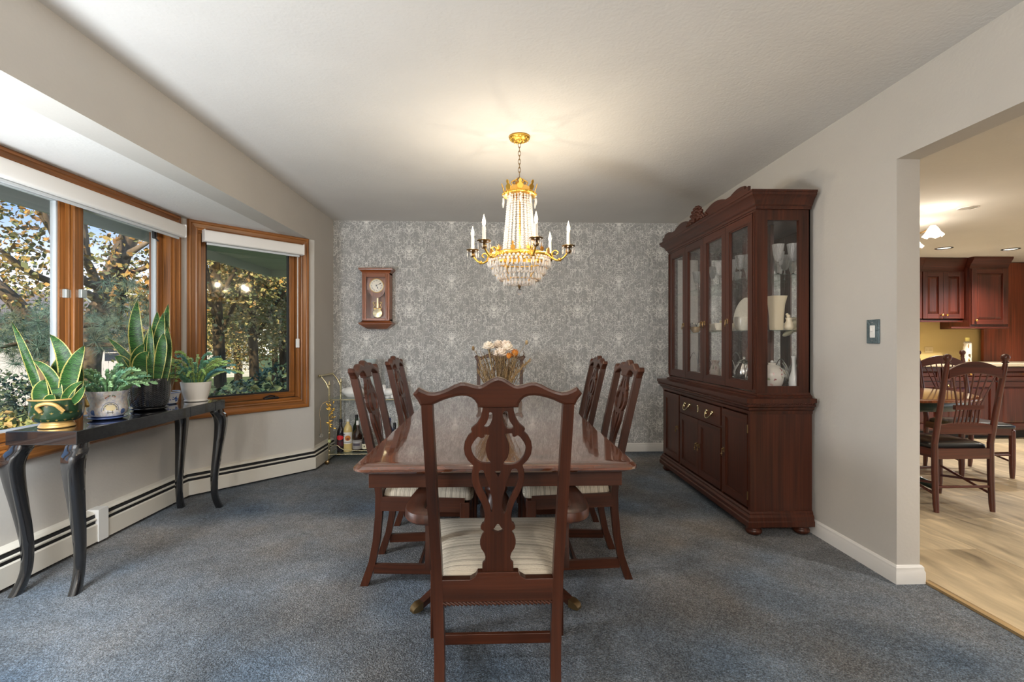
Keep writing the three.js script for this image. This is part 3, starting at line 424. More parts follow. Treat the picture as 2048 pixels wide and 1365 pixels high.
{
  const X0 = 1.547, X1 = 1.93, F0 = 2.858, F1 = 4.368, o = V(1.74, 0, 3.613), W = M.cherry;
  const t = thing('sideboard', 'dark cherry sideboard base with brass pulls, under the glazed hutch', 'cabinet', o);
  const P = (n, g, m = W, l) => part(t, n, Array.isArray(g) ? g.map(q => at0(q, o)) : at0(g, o), m, l);
  P('body', grains([bw(X0 + .03, X1, .141, .735, F0 + .002, F0 + .022), bw(X0 + .03, X1, .141, .735, F1 - .022, F1 - .002), bw(X1 - .01, X1 - .001, .142, .734, F0 + .022, F1 - .022), bw(X0 + .034, X1 - .011, .142, .16, F0 + .022, F1 - .022), bw(X0 + .030, X0 + .034, .142, .735, F0 + .022, F1 - .022), bw(X0, X0 + .03, .14, .735, F0, F0 + .028), bw(X0, X0 + .03, .14, .735, F1 - .028, F1), bw(X0 + .004, X0 + .03, .14, .735, 3.222, 3.236), bw(X0 + .004, X0 + .03, .14, .735, 3.968, 3.982), bw(X0 + .004, X0 + .03, .583, .597, 3.236, 3.968)], 1));
  P('plinth', grain(moulding([[-.06, .055], [.026, .055], [.026, .085], [.020, .092], [.020, .112], [.010, .125], [.010, .134], [.002, .144], [-.06, .144]], X0, X1, F0, F1), 2));
  P('top_moulding', grain(moulding([[-.06, .735], [.004, .735], [.006, .752], [.020, .764], [.022, .776], [.036, .784], [.036, .796], [-.06, .796]], X0, X1, F0, F1), 2));
  P('top', grain(bw(X0 - .044, X1, .806, .832, F0 - .044, F1 + .044), 2)); P('top_core', bw(X0 - .025, X1, .794, .808, F0 - .025, F1 + .025), W);
  const rope = []; const rp = (x, f, dx, df) => rope.push(rod(V(x - dx, .7965, f - df), V(x + dx, .8055, f + df), .0062, .0062, 5));
  for (let f = F0 - .03; f < F1 + .035; f += .0135) rp(X0 - .034, f, 0, .006); for (let x = X0 - .03; x < X1 - .01; x += .0135) { rp(x, F0 - .034, .006, 0); }
  P('rope_moulding', rope, W, 'carved rope moulding');
  for (const [f, x] of [[F0 + .03, X0 + .035], [F1 - .03, X0 + .035], [F0 + .03, X1 - .05], [F1 - .03, X1 - .05]]) P('bun_foot', lathe([[0, 0], [.036, 0], [.046, .012], [.048, .024], [.042, .034], [.036, .038], [.040, .044], [.040, .058], [0, .058]], 24).translate(x, 0, -f));
  const doors = [[2.892, 3.218, .160, .722, 3.218 - .03], [3.240, 3.600, .160, .580, 3.600 - .022], [3.604, 3.964, .160, .580, 3.604 + .022], [3.986, 4.336, .160, .722, 3.986 + .03]];
  for (const [a, b, y0, y1, pf] of doors) { const d = doorPanel(a, b, y0, y1, X0 - .004, o, false); const dp = part(t, 'door', d.frame, W); part(dp, 'door_panel', d.panel, W); part(dp, 'pull', dropPull(V(X0 - .006, .385 + (y1 > .7 ? .06 : 0), pf), o), M.oldbrass, 'brass drop pull'); }
  const dr = part(t, 'drawer', at0(grain(bw(X0 - .004, X0 + .02, .598, .722, 3.240, 3.964), 2), o), W);
  for (const f of [3.40, 3.80]) part(dr, 'bail_pull', [tube([V(X0 - .012, .672, f - .045), V(X0 - .02, .655, f - .046), V(X0 - .03, .632, f - .025), V(X0 - .032, .626, f), V(X0 - .03, .632, f + .025), V(X0 - .02, .655, f + .046), V(X0 - .012, .672, f + .045)], .0048, 28, 7), sph(.012, X0 - .006, .672, -f + .045, 10, 8), sph(.012, X0 - .006, .672, -f - .045, 10, 8), sph(.009, X0 - .014, .652, -f - .036, 8, 6), sph(.009, X0 - .014, .652, -f + .036, 8, 6)].map(g => at0(g, o)), M.palebrass, 'brass bail pull');
  part(dr, 'keyhole_plate', [rb(.004, .034, .02, .002, X0 - .005, .66, -3.602), sph(.009, X0 - .006, .684, -3.602, 8, 6), sph(.007, X0 - .006, .638, -3.602, 8, 6)].map(g => at0(g, o)), M.palebrass);
  for (const y of [.23, .64]) P('hinge', rod(V(X0 - .002, y - .025, 2.889), V(X0 - .002, y + .025, 2.889), .004), M.oldbrass);
}
const HX = 1.60, SH1 = 1.247, SH2 = 1.594, HF0 = 2.878, HF1 = 4.345;
{
  const X0 = HX, X1 = 1.93, F0 = HF0, F1 = HF1, o = V(1.765, 0.832, 3.6115), W = M.cherry;
  const t = thing('china_hutch', 'glazed cherry china hutch with carved crest, standing on the sideboard', 'cabinet', o);
  const P = (n, g, m = W, l) => part(t, n, Array.isArray(g) ? g.map(q => at0(q, o)) : at0(g, o), m, l);
  P('base_board', grain(bw(X0, X1, .832, .862, F0, F1), 2)); P('base_moulding', grain(moulding([[-.03, .832], [.022, .832], [.022, .842], [.008, .850], [.002, .858], [-.03, .858]], X0, X1, F0, F1), 2));
  P('roof_board', grain(bw(X0 + .01, X1, 1.985, 2.005, F0, F1), 2)); P('back_board', grain(bw(X1 - .008, X1, .862, 1.985, F0, F1), 1));
  P('mirror', bw(X1 - .012, X1 - .009, .862, 1.985, F0 + .02, F1 - .02), M.mirror, 'mirrored back');
  for (const f of [3.29, 3.61, 3.93]) P('back_stile', grain(bw(X1 - .024, X1 - .012, .862, 1.985, f - .03, f + .03), 1));
  for (const [fa, fb] of [[F0, F0 + .022], [F1 - .022, F1]]) {
    P('side_frame', grains([bw(X0, 1.664, .862, 1.985, fa, fb), bw(1.860, X1, .862, 1.985, fa, fb), bw(1.664, 1.860, 1.92, 1.985, fa, fb), bw(1.664, 1.860, .862, .902, fa, fb)], 1));
    P('side_glass', bw(1.664, 1.860, .902, 1.92, (fa + fb) / 2 - .0015, (fa + fb) / 2 + .0015), M.pane);
  }
  for (const [fa, fb] of [[F0, F0 + .036], [F1 - .025, F1]]) P('corner_stile', grains([bw(X0 - .012, X0 - .0005, .862, 1.985, fa, fb), bw(X0 - .017, X0 - .012, .88, 1.97, fa + .004, fa + .010), bw(X0 - .017, X0 - .012, .88, 1.97, fb - .010, fb - .004)], 1));
  P('frieze', grain(bw(X0 - .011, X0 + .009, 1.972, 1.984, F0 + .037, F1 - .026), 2));
  P('crown', grain(moulding([[-.04, 1.985], [.014, 1.985], [.016, 2.000], [.026, 2.008], [.036, 2.030], [.056, 2.052], [.066, 2.058], [.066, 2.072], [.072, 2.076], [.072, 2.086], [-.04, 2.086]], X0, X1, F0, F1), 2));
  // scalloped gallery along the front with carved crest
  const hgt = (s) => { const a = Math.abs(s); if (a > .70) return .016 + .022 * Math.cos((a - .76) / .06 * 1.2); const hump = (c, w, h) => h * Math.max(0, Math.cos(Math.min(1, Math.abs(a - c) / w) * Math.PI / 2)); return .018 + hump(.63, .17, .042) + hump(.30, .22, .052); };
  const top = []; for (let i = 0; i <= 120; i++) { const s = -.745 + 1.49 * i / 120; top.push([s, hgt(s)]); }
  const gal = [[.745, 0], [-.745, 0], ...top].map(p => p);
  P('gallery', grain(ext(gal, .018, .002).rotateY(Math.PI / 2).translate(X0 - .064, 2.086, -3.6115), 2));
  const shell = []; for (let k = 0; k < 9; k++) { const a = (k - 4) * .33; for (let q = 0; q < 4; q++) { const r = .03 + q * .022; shell.push(sph(.0165 - q * .001, X0 - .066, 2.096 + Math.cos(a) * r * 1.05, -3.6115 + Math.sin(a) * r * 1.15, 8, 6)); } }
  for (const s of [-1, 1]) for (let k = 0; k < 5; k++) shell.push(sph(.014 - k * .0012, X0 - .066, 2.098 + (k % 2) * .012, -3.6115 + s * (.10 + k * .02), 8, 6));
  shell.push(ext(spl([[-.13, 0], [-.10, .03], [-.07, .07], [-.03, .095], [0, .115], [.03, .095], [.07, .07], [.10, .03], [.13, 0]], 40, false), .014, .002).rotateY(Math.PI / 2).translate(X0 - .066, 2.09, -3.6115));
  P('carved_crest', shell, W, 'carved shell crest');
  const fs = [2.916, 3.266, 3.617, 3.968, 4.318], pulls = [3.266 - .028, 3.617 - .024, 3.617 + .024, 3.968 + .028];
  for (let i = 0; i < 4; i++) { const d = doorPanel(fs[i] + .0015, fs[i + 1] - .0015, .870, 1.970, X0 - .010, o, true); const dp = part(t, 'door', d.frame, W); part(dp, 'glass_pane', d.panel, M.pane); part(dp, 'pull', dropPull(V(X0 - .012, 1.315, pulls[i]), o), M.oldbrass, 'brass drop pull'); }
  for (const y of [.95, 1.42, 1.88]) P('hinge', rod(V(X0 - .010, y - .03, 2.914), V(X0 - .010, y + .03, 2.914), .0045), M.oldbrass);
  for (const y of [SH1, SH2]) P('glass_shelf', bw(X0 + .022, X1 - .026, y - .006, y, F0 + .026, F1 - .026), M.shelfglass);
}
// ---------- what stands in the hutch ----------
{
  const cutBump = canvasTex(256, 256, (g, w, h) => { g.fillStyle = '#888'; g.fillRect(0, 0, w, h); g.lineWidth = 5; for (let i = -8; i < 16; i++) { g.strokeStyle = i % 2 ? '#fff' : '#111'; g.beginPath(); g.moveTo(i * 32, 0); g.lineTo(i * 32 + 128, h); g.stroke(); g.beginPath(); g.moveTo(i * 32 + 128, 0); g.lineTo(i * 32, h); g.stroke(); } }, false);
  const cut = phy({ color: 0xffffff, transmission: .72, thickness: .003, roughness: .02, ior: 1.55, bumpMap: cutBump, bumpScale: .004 });
  const gob = thing('crystal_goblet', 'tall cut crystal goblet right behind the side glass of the hutch', 'glass', V(1.785, SH2, 2.97), 0, 'crystal goblets on the top shelf');
  part(gob, 'foot', lathe([[0, 0], [.034, 0], [.034, .002], [.010, .008], [.0045, .016], [0, .016]], 20), M.goblet); part(gob, 'stem', lathe([[0, .016], [.0045, .016], [.004, .05], [.008, .062], [.004, .072], [.006, .085], [0, .085]], 14), M.goblet);
  part(gob, 'bowl', lathe([[0, .085], [.016, .090], [.024, .11], [.030, .15], [.036, .195], [.0345, .195], [.0285, .15], [.022, .112], [0, .092]], 24), cut);
  const spots = [[1.885, 2.975, 1], [1.825, 3.02, .8], [1.76, 3.20, .95], [1.69, 3.26, .92], [1.78, 3.34, 1], [1.70, 3.38, .85], [1.83, 3.42, .9], [1.69, 3.56, .9], [1.76, 3.62, 1], [1.70, 3.70, .85], [1.79, 3.76, .95], [1.69, 3.98, .85], [1.75, 4.06, .9]];
  for (const [x, f, s] of spots) dup(gob, V(x, SH2, f), rnd() * 6, f < 3.1 ? (s < .9 ? 'short cut crystal goblet behind the side glass of the hutch, between two taller ones' : undefined) : f < 3.5 ? 'cut crystal goblet in the row behind the near glass door of the hutch' : f < 3.9 ? 'cut crystal goblet in the row behind the second glass door of the hutch' : 'cut crystal goblet behind the third glass door of the hutch').scale.setScalar(s * (1 + rr(-.03, .03)));
  const bowl = (name, label, x, f, h, prof, mat, n = 28, cat = 'bowl') => single(name, label, cat, lathe(prof, n), mat, V(x, h, f));
  // china on the middle shelf
  const chinaTex = canvasTex(512, 256, (g, w, h) => { g.fillStyle = '#e9e2d2'; g.fillRect(0, 0, w, h); for (let i = 0; i < 60; i++) { const x = rnd() * w, y = h * (.12 + .06 * rnd()); g.fillStyle = ['#7d8460', '#b08a5a', '#8a5a4a'][i % 3]; g.beginPath(); g.ellipse(x, y, 4, 7, rnd() * 3, 0, 7); g.fill(); } g.fillStyle = '#b79a5a'; g.fillRect(0, 4, w, 5); });
  const china = phy({ map: chinaTex, color: rgb(.92, .92, .90), roughness: .25, clearcoat: .6 });
  const plate = thing('dinner_plate', 'large cream plate with patterned rim standing on edge on the middle shelf', 'plate', V(1.875, SH1 + .002, 3.54)); 
  { const g = lathe([[0, .006], [.075, .006], [.085, .010], [.125, .018], [.127, .021], [.085, .014], [.075, .010], [0, .010]], 40); const p = part(plate, 'dish', planar(g, (x, y, z) => { const r = Math.hypot(x, z), a = Math.atan2(z, x) / 6.2832 * 2; return [a, r > .09 ? .98 - (r - .09) / .037 * .28 : .3]; }), china); p.rotation.z = Math.PI / 2 - .2; p.position.set(.0, .127, 0); part(plate, 'plate_stand', [rod([-.045, .003, -.05], [.0, .06, -.02], .003), rod([-.045, .003, .05], [.0, .06, .02], .003), rod([-.045, .003, -.05], [-.045, .003, .05], .003)], M.oldbrass); }
  const cupP = [[0, 0], [.022, 0], [.026, .006], [.036, .03], [.043, .062], [.041, .062], [.034, .032], [.024, .009], [0, .008]];
  const cup = thing('teacup', 'cream china teacup on its saucer, in front of the standing plate', 'cup', V(1.685, SH1, 3.54), 0, 'cream teacups on the middle shelf');
  part(cup, 'saucer', lathe([[0, 0], [.035, 0], [.062, .012], [.063, .014], [.035, .004], [0, .004]], 28), china); part(cup, 'cup', lathe(cupP, 28).translate(0, .004, 0), china); part(cup, 'handle', tube([[.036, .052, 0], [.058, .056, 0], [.06, .036, 0], [.033, .026, 0]], .004, 16, 7), china);
  dup(cup, V(1.70, SH1, 3.70), 2, 'cream china teacup on its saucer, behind the second glass door of the hutch'); dup(cup, V(1.79, SH1, 3.62), 1, 'cream china teacup set back between the other two cups');
  const pot = thing('covered_sugar_pot', 'cream china pot with two handles and gilt rim on the middle shelf', 'pot', V(1.715, SH1, 3.26));
  part(pot, 'body', lathe([[0, 0], [.038, 0], [.046, .01], [.056, .04], [.060, .08], [.056, .098], [.052, .098], [.055, .08], [.050, .04], [0, .012]], 32), china); for (const s of [-1, 1]) part(pot, 'handle', tube([[0, .085, s * .056], [0, .092, s * .082], [0, .055, s * .08], [0, .045, s * .056]], .005, 16, 7), china);
  bowl('china_bowl', 'deep white bowl with blue leaf rim on the far middle shelf', 1.73, 4.08, SH1, [[0, 0], [.035, 0], [.04, .008], [.065, .05], [.072, .085], [.069, .085], [.060, .05], [0, .012]], phy({ roughness: .25, clearcoat: .5, map: canvasTex(512, 128, (g, w, h) => { g.fillStyle = '#e6e4dc'; g.fillRect(0, 0, w, h); for (let i = 0; i < 50; i++) { g.fillStyle = i % 2 ? '#3b4a55' : '#586a60'; g.beginPath(); g.ellipse(rnd() * w, h * (.25 + .4 * rnd()), 9, 3.5, rnd() * 3, 0, 7); g.fill(); } }) }));
  bowl('amber_dish', 'small amber glass dish beside the leaf-rimmed bowl on the middle shelf', 1.68, 3.97, SH1, [[0, 0], [.02, 0], [.03, .01], [.05, .05], [.048, .05], [.028, .014], [0, .008]], phy({ color: rgb(.85, .55, .22), roughness: .15, transmission: .5, thickness: .01 }), 24, 'dish');
  bowl('green_bottle_vase', 'olive glazed little jar behind the teacups', 1.83, 3.80, SH1, [[0, 0], [.03, 0], [.038, .02], [.036, .06], [.024, .085], [.026, .095], [.02, .095], [.018, .085], [0, .08]], phy({ color: rgb(.45, .40, .18), roughness: .3, clearcoat: .5 }), 24, 'jar');
  // cream vase: flared square body
  { const t = thing('cream_vase', 'tall flared cream vase behind the side glass, on the middle shelf', 'vase', V(1.775, SH1, 2.972)); const sec = (w, y) => { const r = []; for (let k = 0; k < 16; k++) { const a = k / 16 * 6.2832 + .39, c = Math.cos(a), s = Math.sin(a), q = Math.pow(Math.abs(c) ** 4 + Math.abs(s) ** 4, -.25); r.push([c * q * w, y, -s * q * w]); } return r; }; part(t, 'body', loft([sec(.032, 0), sec(.034, .01), sec(.036, .08), sec(.042, .16), sec(.054, .215), sec(.051, .215), sec(.038, .15), sec(.030, .02)], true, true, .9), M.cream); }
  { const t = thing('cream_pitcher', 'little cream porcelain pitcher with figural handle on the middle shelf', 'pitcher', V(1.838, SH1, 2.942)); part(t, 'body', lathe([[0, 0], [.022, 0], [.028, .02], [.024, .045], [.016, .06], [.022, .078], [.019, .078], [0, .06]], 22), M.cream); part(t, 'handle', tube([[.018, .07, 0], [.045, .072, 0], [.046, .035, 0], [.026, .022, 0]], .0045, 16, 7), M.cream); part(t, 'figure', [sph(.012, -.004, .088, 0, 10, 8), sph(.009, -.012, .098, 0, 8, 6)], M.cream); }
  { const t = thing('leaf_dish', 'pale green and cream leaf-shaped ornament on the middle shelf', 'ornament', V(1.880, SH1, 2.965)); const lf = (a, s) => { const g = new THREE.SphereGeometry(.032 * s, 10, 8).scale(.45, 1.2, 1).translate(0, .036 * s, 0); return g.rotateZ(a * .4).rotateY(a); }; part(t, 'leaves', [lf(0, 1), lf(1.3, .9), lf(2.6, .95), lf(4.0, .85), lf(5.2, 1)], phy({ color: rgb(.62, .58, .40), roughness: .35, clearcoat: .5 })); part(t, 'foot', cyl(.03, .022, .008), M.cream); }
  // silver and porcelain on the hutch floor
  const hf = .8625;
  const roseTex = canvasTex(512, 256, (g, w, h) => { g.fillStyle = '#dcd6cd'; g.fillRect(0, 0, w, h); for (let i = 0; i < 46; i++) { const x = rnd() * w, y = h * (.2 + .6 * rnd()); g.fillStyle = ['#b06a6c', '#c08a86', '#8a4a50', '#7f8a66'][i % 4]; for (let k = 0; k < 4; k++) { g.globalAlpha = .55; g.beginPath(); g.ellipse(x + rr(-7, 7), y + rr(-7, 7), rr(4, 10), rr(3, 7), rnd() * 3, 0, 7); g.fill(); } g.globalAlpha = 1; } });
  { const t = thing('rose_vase', 'round porcelain vase with pink roses on the hutch floor', 'vase', V(1.755, hf, 2.985)); part(t, 'body', heightUV(lathe([[0, 0], [.035, 0], [.04, .008], [.062, .05], [.070, .095], [.062, .135], [.04, .160], [.022, .168], [.022, .175], [.026, .178], [.020, .178], [.018, .168], [0, .16]], 32), .18), phy({ map: roseTex, roughness: .25, clearcoat: .6 })); part(t, 'knob', sph(.010, 0, .184, 0, 10, 8), M.white); }
  bowl('bud_vase', 'slim white bud vase with a long neck on the hutch floor', 1.872, 2.945, hf, [[0, 0], [.024, 0], [.027, .01], [.031, .05], [.026, .09], [.015, .13], [.011, .17], [.013, .205], [.017, .222], [.014, .222], [.009, .19], [0, .15]], phy({ color: rgb(.75, .76, .74), roughness: .25, clearcoat: .6 }), 26, 'vase');
  const teapot = (label, x, f, s, r) => { const t = thing('silver_teapot', label, 'teapot', V(x, hf + .008, f), r); t.scale.setScalar(s); part(t, 'body', lathe([[0, 0], [.035, 0], [.04, .012], [.062, .05], [.068, .095], [.056, .13], [.042, .148], [.046, .156], [0, .158]], 32), M.silver); part(t, 'lid', lathe([[.046, .156], [.035, .170], [.012, .180], [.008, .188], [.012, .196], [0, .202]], 24), M.silver); part(t, 'spout', tube([[.055, .06, 0], [.095, .075, 0], [.105, .12, 0], [.128, .150, 0]], .011, 18, 9), M.silver); part(t, 'handle', tube([[-.052, .135, 0], [-.10, .15, 0], [-.112, .09, 0], [-.060, .05, 0]], .006, 18, 8), M.silver); return t; };
  const tray = (label, x, f, w, d) => { const t = thing('silver_tray', label, 'tray', V(x, hf, f)); part(t, 'plate', lathe([[0, .002], [1, .002], [1.02, .004], [1.1, .012], [1.1, .014], [1.0, .007], [0, .006]], 40).scale(w, 1, d), M.silver); return t; };
  tray('oval silver tray under the near teapots in the hutch', 1.745, 3.29, .09, .12); teapot('large silver teapot on the oval tray behind the near hutch door', 1.725, 3.27, 1.0, 1.3); teapot('smaller silver teapot half hidden behind the rose vase', 1.855, 3.07, .75, 1.2);
  { const t = thing('silver_basket', 'silver basket with a tall hoop handle in the hutch', 'basket', V(1.73, hf, 3.47)); part(t, 'bowl', lathe([[0, 0], [.035, 0], [.03, .01], [.06, .035], [.068, .055], [.065, .055], [.055, .036], [0, .016]], 32), M.silver); part(t, 'hoop_handle', tube([[0, .05, -.064], [0, .14, -.055], [0, .185, 0], [0, .14, .055], [0, .05, .064]], .003, 26, 6), M.silver); }
  tray('round silver tray behind the second hutch door', 1.76, 3.66, .09, .11);
  bowl('silver_cup', 'silver handled cup with straight sides on the round silver tray', 1.77, 3.62, hf + .008, [[0, 0], [.034, 0], [.036, .01], [.040, .08], [.034, .105], [.02, .115], [.006, .12], [0, .13]], M.silver, 28, 'cup');
  bowl('pink_figurine_vase', 'blush porcelain vase with ruffled neck behind the second hutch door', 1.72, 3.70, hf + .009, [[0, 0], [.03, 0], [.034, .01], [.045, .06], [.03, .11], [.024, .13], [.036, .155], [.031, .155], [.02, .13], [0, .11]], phy({ map: roseTex, color: rgb(.95, .84, .78), roughness: .3, clearcoat: .5 }), 26, 'vase');
  tray('small silver tray behind the third hutch door', 1.73, 3.88, .075, .10); bowl('silver_sugar_bowl', 'low lidded silver bowl on the small silver tray', 1.73, 3.88, hf + .008, [[0, 0], [.026, 0], [.022, .01], [.04, .03], [.042, .045], [.03, .058], [.008, .064], [.006, .074], [0, .078]], M.silver, 28);
  { const t = thing('silver_handled_basket', 'wide silver cake basket with a thin arched handle, far in the hutch', 'basket', V(1.73, hf, 4.13)); part(t, 'bowl', lathe([[0, 0], [.04, 0], [.036, .01], [.07, .03], [.085, .04], [.083, .043], [.066, .034], [0, .016]], 32), M.silver); part(t, 'hoop_handle', tube([[0, .04, -.08], [0, .16, -.07], [0, .215, 0], [0, .16, .07], [0, .04, .08]], .0026, 26, 6), M.silver); }
}
// ---------- chandelier ----------
const flameMat = std({ color: rgb(1, .9, .7), emissive: rgb(1, .80, .50), emissiveIntensity: 9, roughness: .4 });
{
  const o = V(0.149, 0, 2.957), t = thing('chandelier', 'gilt chandelier with crystal bead strands and six candle lights over the table', 'chandelier', o);
  const canopy = lathe([[0, 2.40], [.012, 2.402], [.02, 2.410], [.045, 2.414], [.055, 2.422], [.064, 2.428], [.066, 2.4395], [0, 2.4395]], 36);
  part(t, 'ceiling_canopy', [canopy, ...Array.from({ length: 18 }, (_, i) => sph(.007, Math.cos(i / 18 * 6.2832) * .054, 2.424, Math.sin(i / 18 * 6.2832) * .054, 8, 6)), ...Array.from({ length: 10 }, (_, i) => sph(.008, Math.cos(i / 10 * 6.2832) * .03, 2.413, Math.sin(i / 10 * 6.2832) * .03, 8, 6))], M.gilt);
  for (let i = 0; i < 8; i++) { const g = new THREE.TorusGeometry(.0105, .0022, 6, 16).scale(.75, 1.55, 1); const l = part(t, 'chain_link', g, M.oldbrass); l.position.set(0, 2.388 - i * .0255, 0); l.rotation.y = i % 2 ? Math.PI / 2 : 0; }
  part(t, 'hook', [tube([[0, 2.19, 0], [.035, 2.160, 0], [.03, 2.135, 0]], .004, 12, 6), tube([[0, 2.19, 0], [-.035, 2.160, 0], [-.03, 2.135, 0]], .004, 12, 6)], M.oldbrass);
  const leafSpike = (r, a, y, h, w, out) => { const g = ext(spl([[-w * .4, 0], [-w, h * .4], [-w * .35, h * .62], [-w * .5, h * .8], [0, h], [w * .5, h * .8], [w * .35, h * .62], [w, h * .4], [w * .4, 0]], 30, false), .005, .001).translate(0, 0, -.0025); g.rotateX(out).translate(0, y, r).rotateY(a); return g; };
  const cr = [lathe([[.060, 2.075], [.098, 2.070], [.104, 2.080], [.100, 2.092], [.088, 2.098], [.076, 2.118], [.058, 2.130], [.030, 2.136], [.0, 2.138]], 40)];
  for (let i = 0; i < 8; i++) cr.push(leafSpike(.092, i / 8 * 6.2832, 2.088, .066, .020, .28)); for (let i = 0; i < 24; i++) cr.push(sph(.007, Math.cos(i / 24 * 6.2832) * .102, 2.080, Math.sin(i / 24 * 6.2832) * .102, 6, 5));
  for (let i = 0; i < 6; i++) cr.push(tube([[.03, 2.136, 0], [.05, 2.155, 0], [.032, 2.170, 0], [.008, 2.150, 0]].map(p => v3(...p).applyAxisAngle(v3(0, 1, 0), i * 1.0472)), .004, 12, 6));
  part(t, 'crown', cr, M.gilt, 'pierced gilt crown');
  part(t, 'centre_stem', [cyl(.008, .008, .42, 0, 1.66, 0, 10)], M.gilt);
  const bead = new THREE.IcosahedronGeometry(.0080, 1); const NS = 22;
  for (let i = 0; i < NS; i++) { const a = i / NS * 6.2832, l = []; for (let k = 0; k < 25; k++) { const s = k / 24, y = 2.066 - s * .350, r = .070 + .030 * Math.pow(s, 1.7) + .004 * Math.sin(s * 3); l.push(bead.clone().scale(1, .95, 1).translate(Math.cos(a) * r, y, Math.sin(a) * r)); } part(t, 'bead_strand', l, M.crystal); }
  const prism = (s = 1) => { const g = lathe([[0, 0], [.0055 * s, -.008 * s], [.0085 * s, -.026 * s], [.004 * s, -.044 * s], [0, -.050 * s]], 6); return g; };
  for (let i = 0; i < 10; i++) { const a = i / 10 * 6.2832 + .3; part(t, 'drop_prism', [new THREE.IcosahedronGeometry(.0065, 0).translate(Math.cos(a) * .104, 2.064, Math.sin(a) * .104), prism(1).translate(Math.cos(a) * .104, 2.055, Math.sin(a) * .104)], M.crystal); }
  // gilt ring with festoon ornament
  const ring = [lathe([[.165, 1.690], [.176, 1.686], [.184, 1.694], [.184, 1.706], [.176, 1.716], [.165, 1.712], [.165, 1.690]], 56), new THREE.TorusGeometry(.174, .0035, 6, 56).rotateX(Math.PI / 2).translate(0, 1.664, 0), new THREE.TorusGeometry(.118, .0035, 6, 48).rotateX(Math.PI / 2).translate(0, 1.556, 0)];
  for (let i = 0; i < 6; i++) { const a = i / 6 * 6.2832 + .26; for (let k = -4; k <= 4; k++) ring.push(sph(.011 - Math.abs(k) * .0006, Math.cos(a + k * .085) * .181, 1.700 - .010 * Math.cos(k / 4 * 1.5), Math.sin(a + k * .085) * .181, 8, 6)); for (const q of [-.5, 0, .5]) ring.push(leafSpike(.178, a + .5236, 1.706, .058, .014, .1).clone().translate(0, 0, 0)); for (let k = -3; k <= 3; k++) { const d = new THREE.ConeGeometry(.0055, .04, 5).translate(0, .02, 0).rotateZ(k * .42).translate(0, 1.716, .184).rotateY(a + 1.05); ring.push(d); } }
  for (let i = 0; i < 6; i++) { const a = i * 1.0472; ring.push(rod([Math.cos(a) * .174, 1.69, Math.sin(a) * .174], [Math.cos(a) * .174, 1.664, Math.sin(a) * .174], .003), rod([Math.cos(a) * .166, 1.70, Math.sin(a) * .166], [0, 1.70, 0], .003), tube([[Math.cos(a) * .174, 1.664, Math.sin(a) * .174], [Math.cos(a) * .160, 1.60, Math.sin(a) * .160], [Math.cos(a) * .118, 1.556, Math.sin(a) * .118]], .0028, 10, 5)); }
  part(t, 'ring', ring, M.gilt, 'gilt ring with leaf ornament');
  // crystal basket: rows of prisms and beads
  const rows = [[.184, 1.682, 46, 'b'], [.186, 1.666, 46, 'b'], [.183, 1.648, 40, 'p'], [.176, 1.632, 44, 'b'], [.166, 1.612, 36, 'p'], [.150, 1.590, 34, 'b'], [.140, 1.578, 30, 'p'], [.118, 1.556, 34, 'b'], [.096, 1.545, 26, 'p'], [.078, 1.534, 22, 'b'], [.052, 1.530, 16, 'b'], [.026, 1.527, 8, 'b']];
  for (const [r, y, n, k] of rows) { const l = []; for (let i = 0; i < n; i++) { const a = (i + (y * 100 % 1)) / n * 6.2832; l.push((k === 'b' ? new THREE.IcosahedronGeometry(.0088, 1) : prism(.8).rotateX(.0)).clone().translate(Math.cos(a) * r, y + (k === 'p' ? .012 : 0), Math.sin(a) * r)); } part(t, 'crystal_row', l, M.crystal); }
  for (let i = 0; i < 16; i++) { const a = i / 16 * 6.2832; part(t, 'hanging_prism', [prism(.9).translate(Math.cos(a) * .192, 1.672, Math.sin(a) * .192)], M.crystal); }
  part(t, 'finial', lathe([[0, 1.500], [.005, 1.502], [.011, 1.520], [.012, 1.527], [.004, 1.540], [0, 1.56]], 14), M.oldbrass); part(t, 'crystal_ball', new THREE.IcosahedronGeometry(.0185, 2).translate(0, 1.482, 0), M.glass, 'clear crystal ball');
  // arms: -15 degrees and every 60 after, angle measured from +x towards the far wall
  for (let i = 0; i < 6; i++) {
    const a = (-15 + i * 60) * Math.PI / 180, R = .302, dir = v3(Math.cos(a), 0, -Math.sin(a)), q = (r, y) => dir.clone().multiplyScalar(r).setY(y), side = v3(-dir.z, 0, dir.x);
    const arm = part(t, 'arm', [tube([q(.176, 1.705), q(.205, 1.682), q(.235, 1.668), q(.268, 1.680), q(.292, 1.706), q(R, 1.722)], .0058, 26, 8), tube([q(.21, 1.684), q(.202, 1.712), q(.222, 1.728), q(.240, 1.714), q(.228, 1.702)], .0042, 20, 7), sph(.012, q(.25, 1.672).x, 1.672, q(.25, 1.672).z, 8, 6)], M.gilt, 'scrolled gilt arm');
    part(arm, 'bobeche', [lathe([[0, 1.738], [.008, 1.738], [.03, 1.744], [.040, 1.752], [.039, 1.755], [.028, 1.748], [.0, 1.748]], 24), lathe([[0, 1.706], [.012, 1.708], [.018, 1.722], [.010, 1.736], [0, 1.738]], 16)].map(g => g.translate(q(R, 0).x, 0, q(R, 0).z)), M.oldbrass, 'dark brass drip pan');
    const pr = []; for (let k = 0; k < 7; k++) { const b = k / 7 * 6.2832, x = q(R, 0).x + Math.cos(b) * .036, z = q(R, 0).z + Math.sin(b) * .036; pr.push(new THREE.IcosahedronGeometry(.0055, 0).translate(x, 1.742, z), prism(.62).translate(x, 1.735, z)); }
    part(arm, 'pan_prisms', pr, M.crystal); 
    part(arm, 'candle_sleeve', cyl(.0105, .0100, .085, q(R, 0).x, 1.748, q(R, 0).z, 16), M.candle);
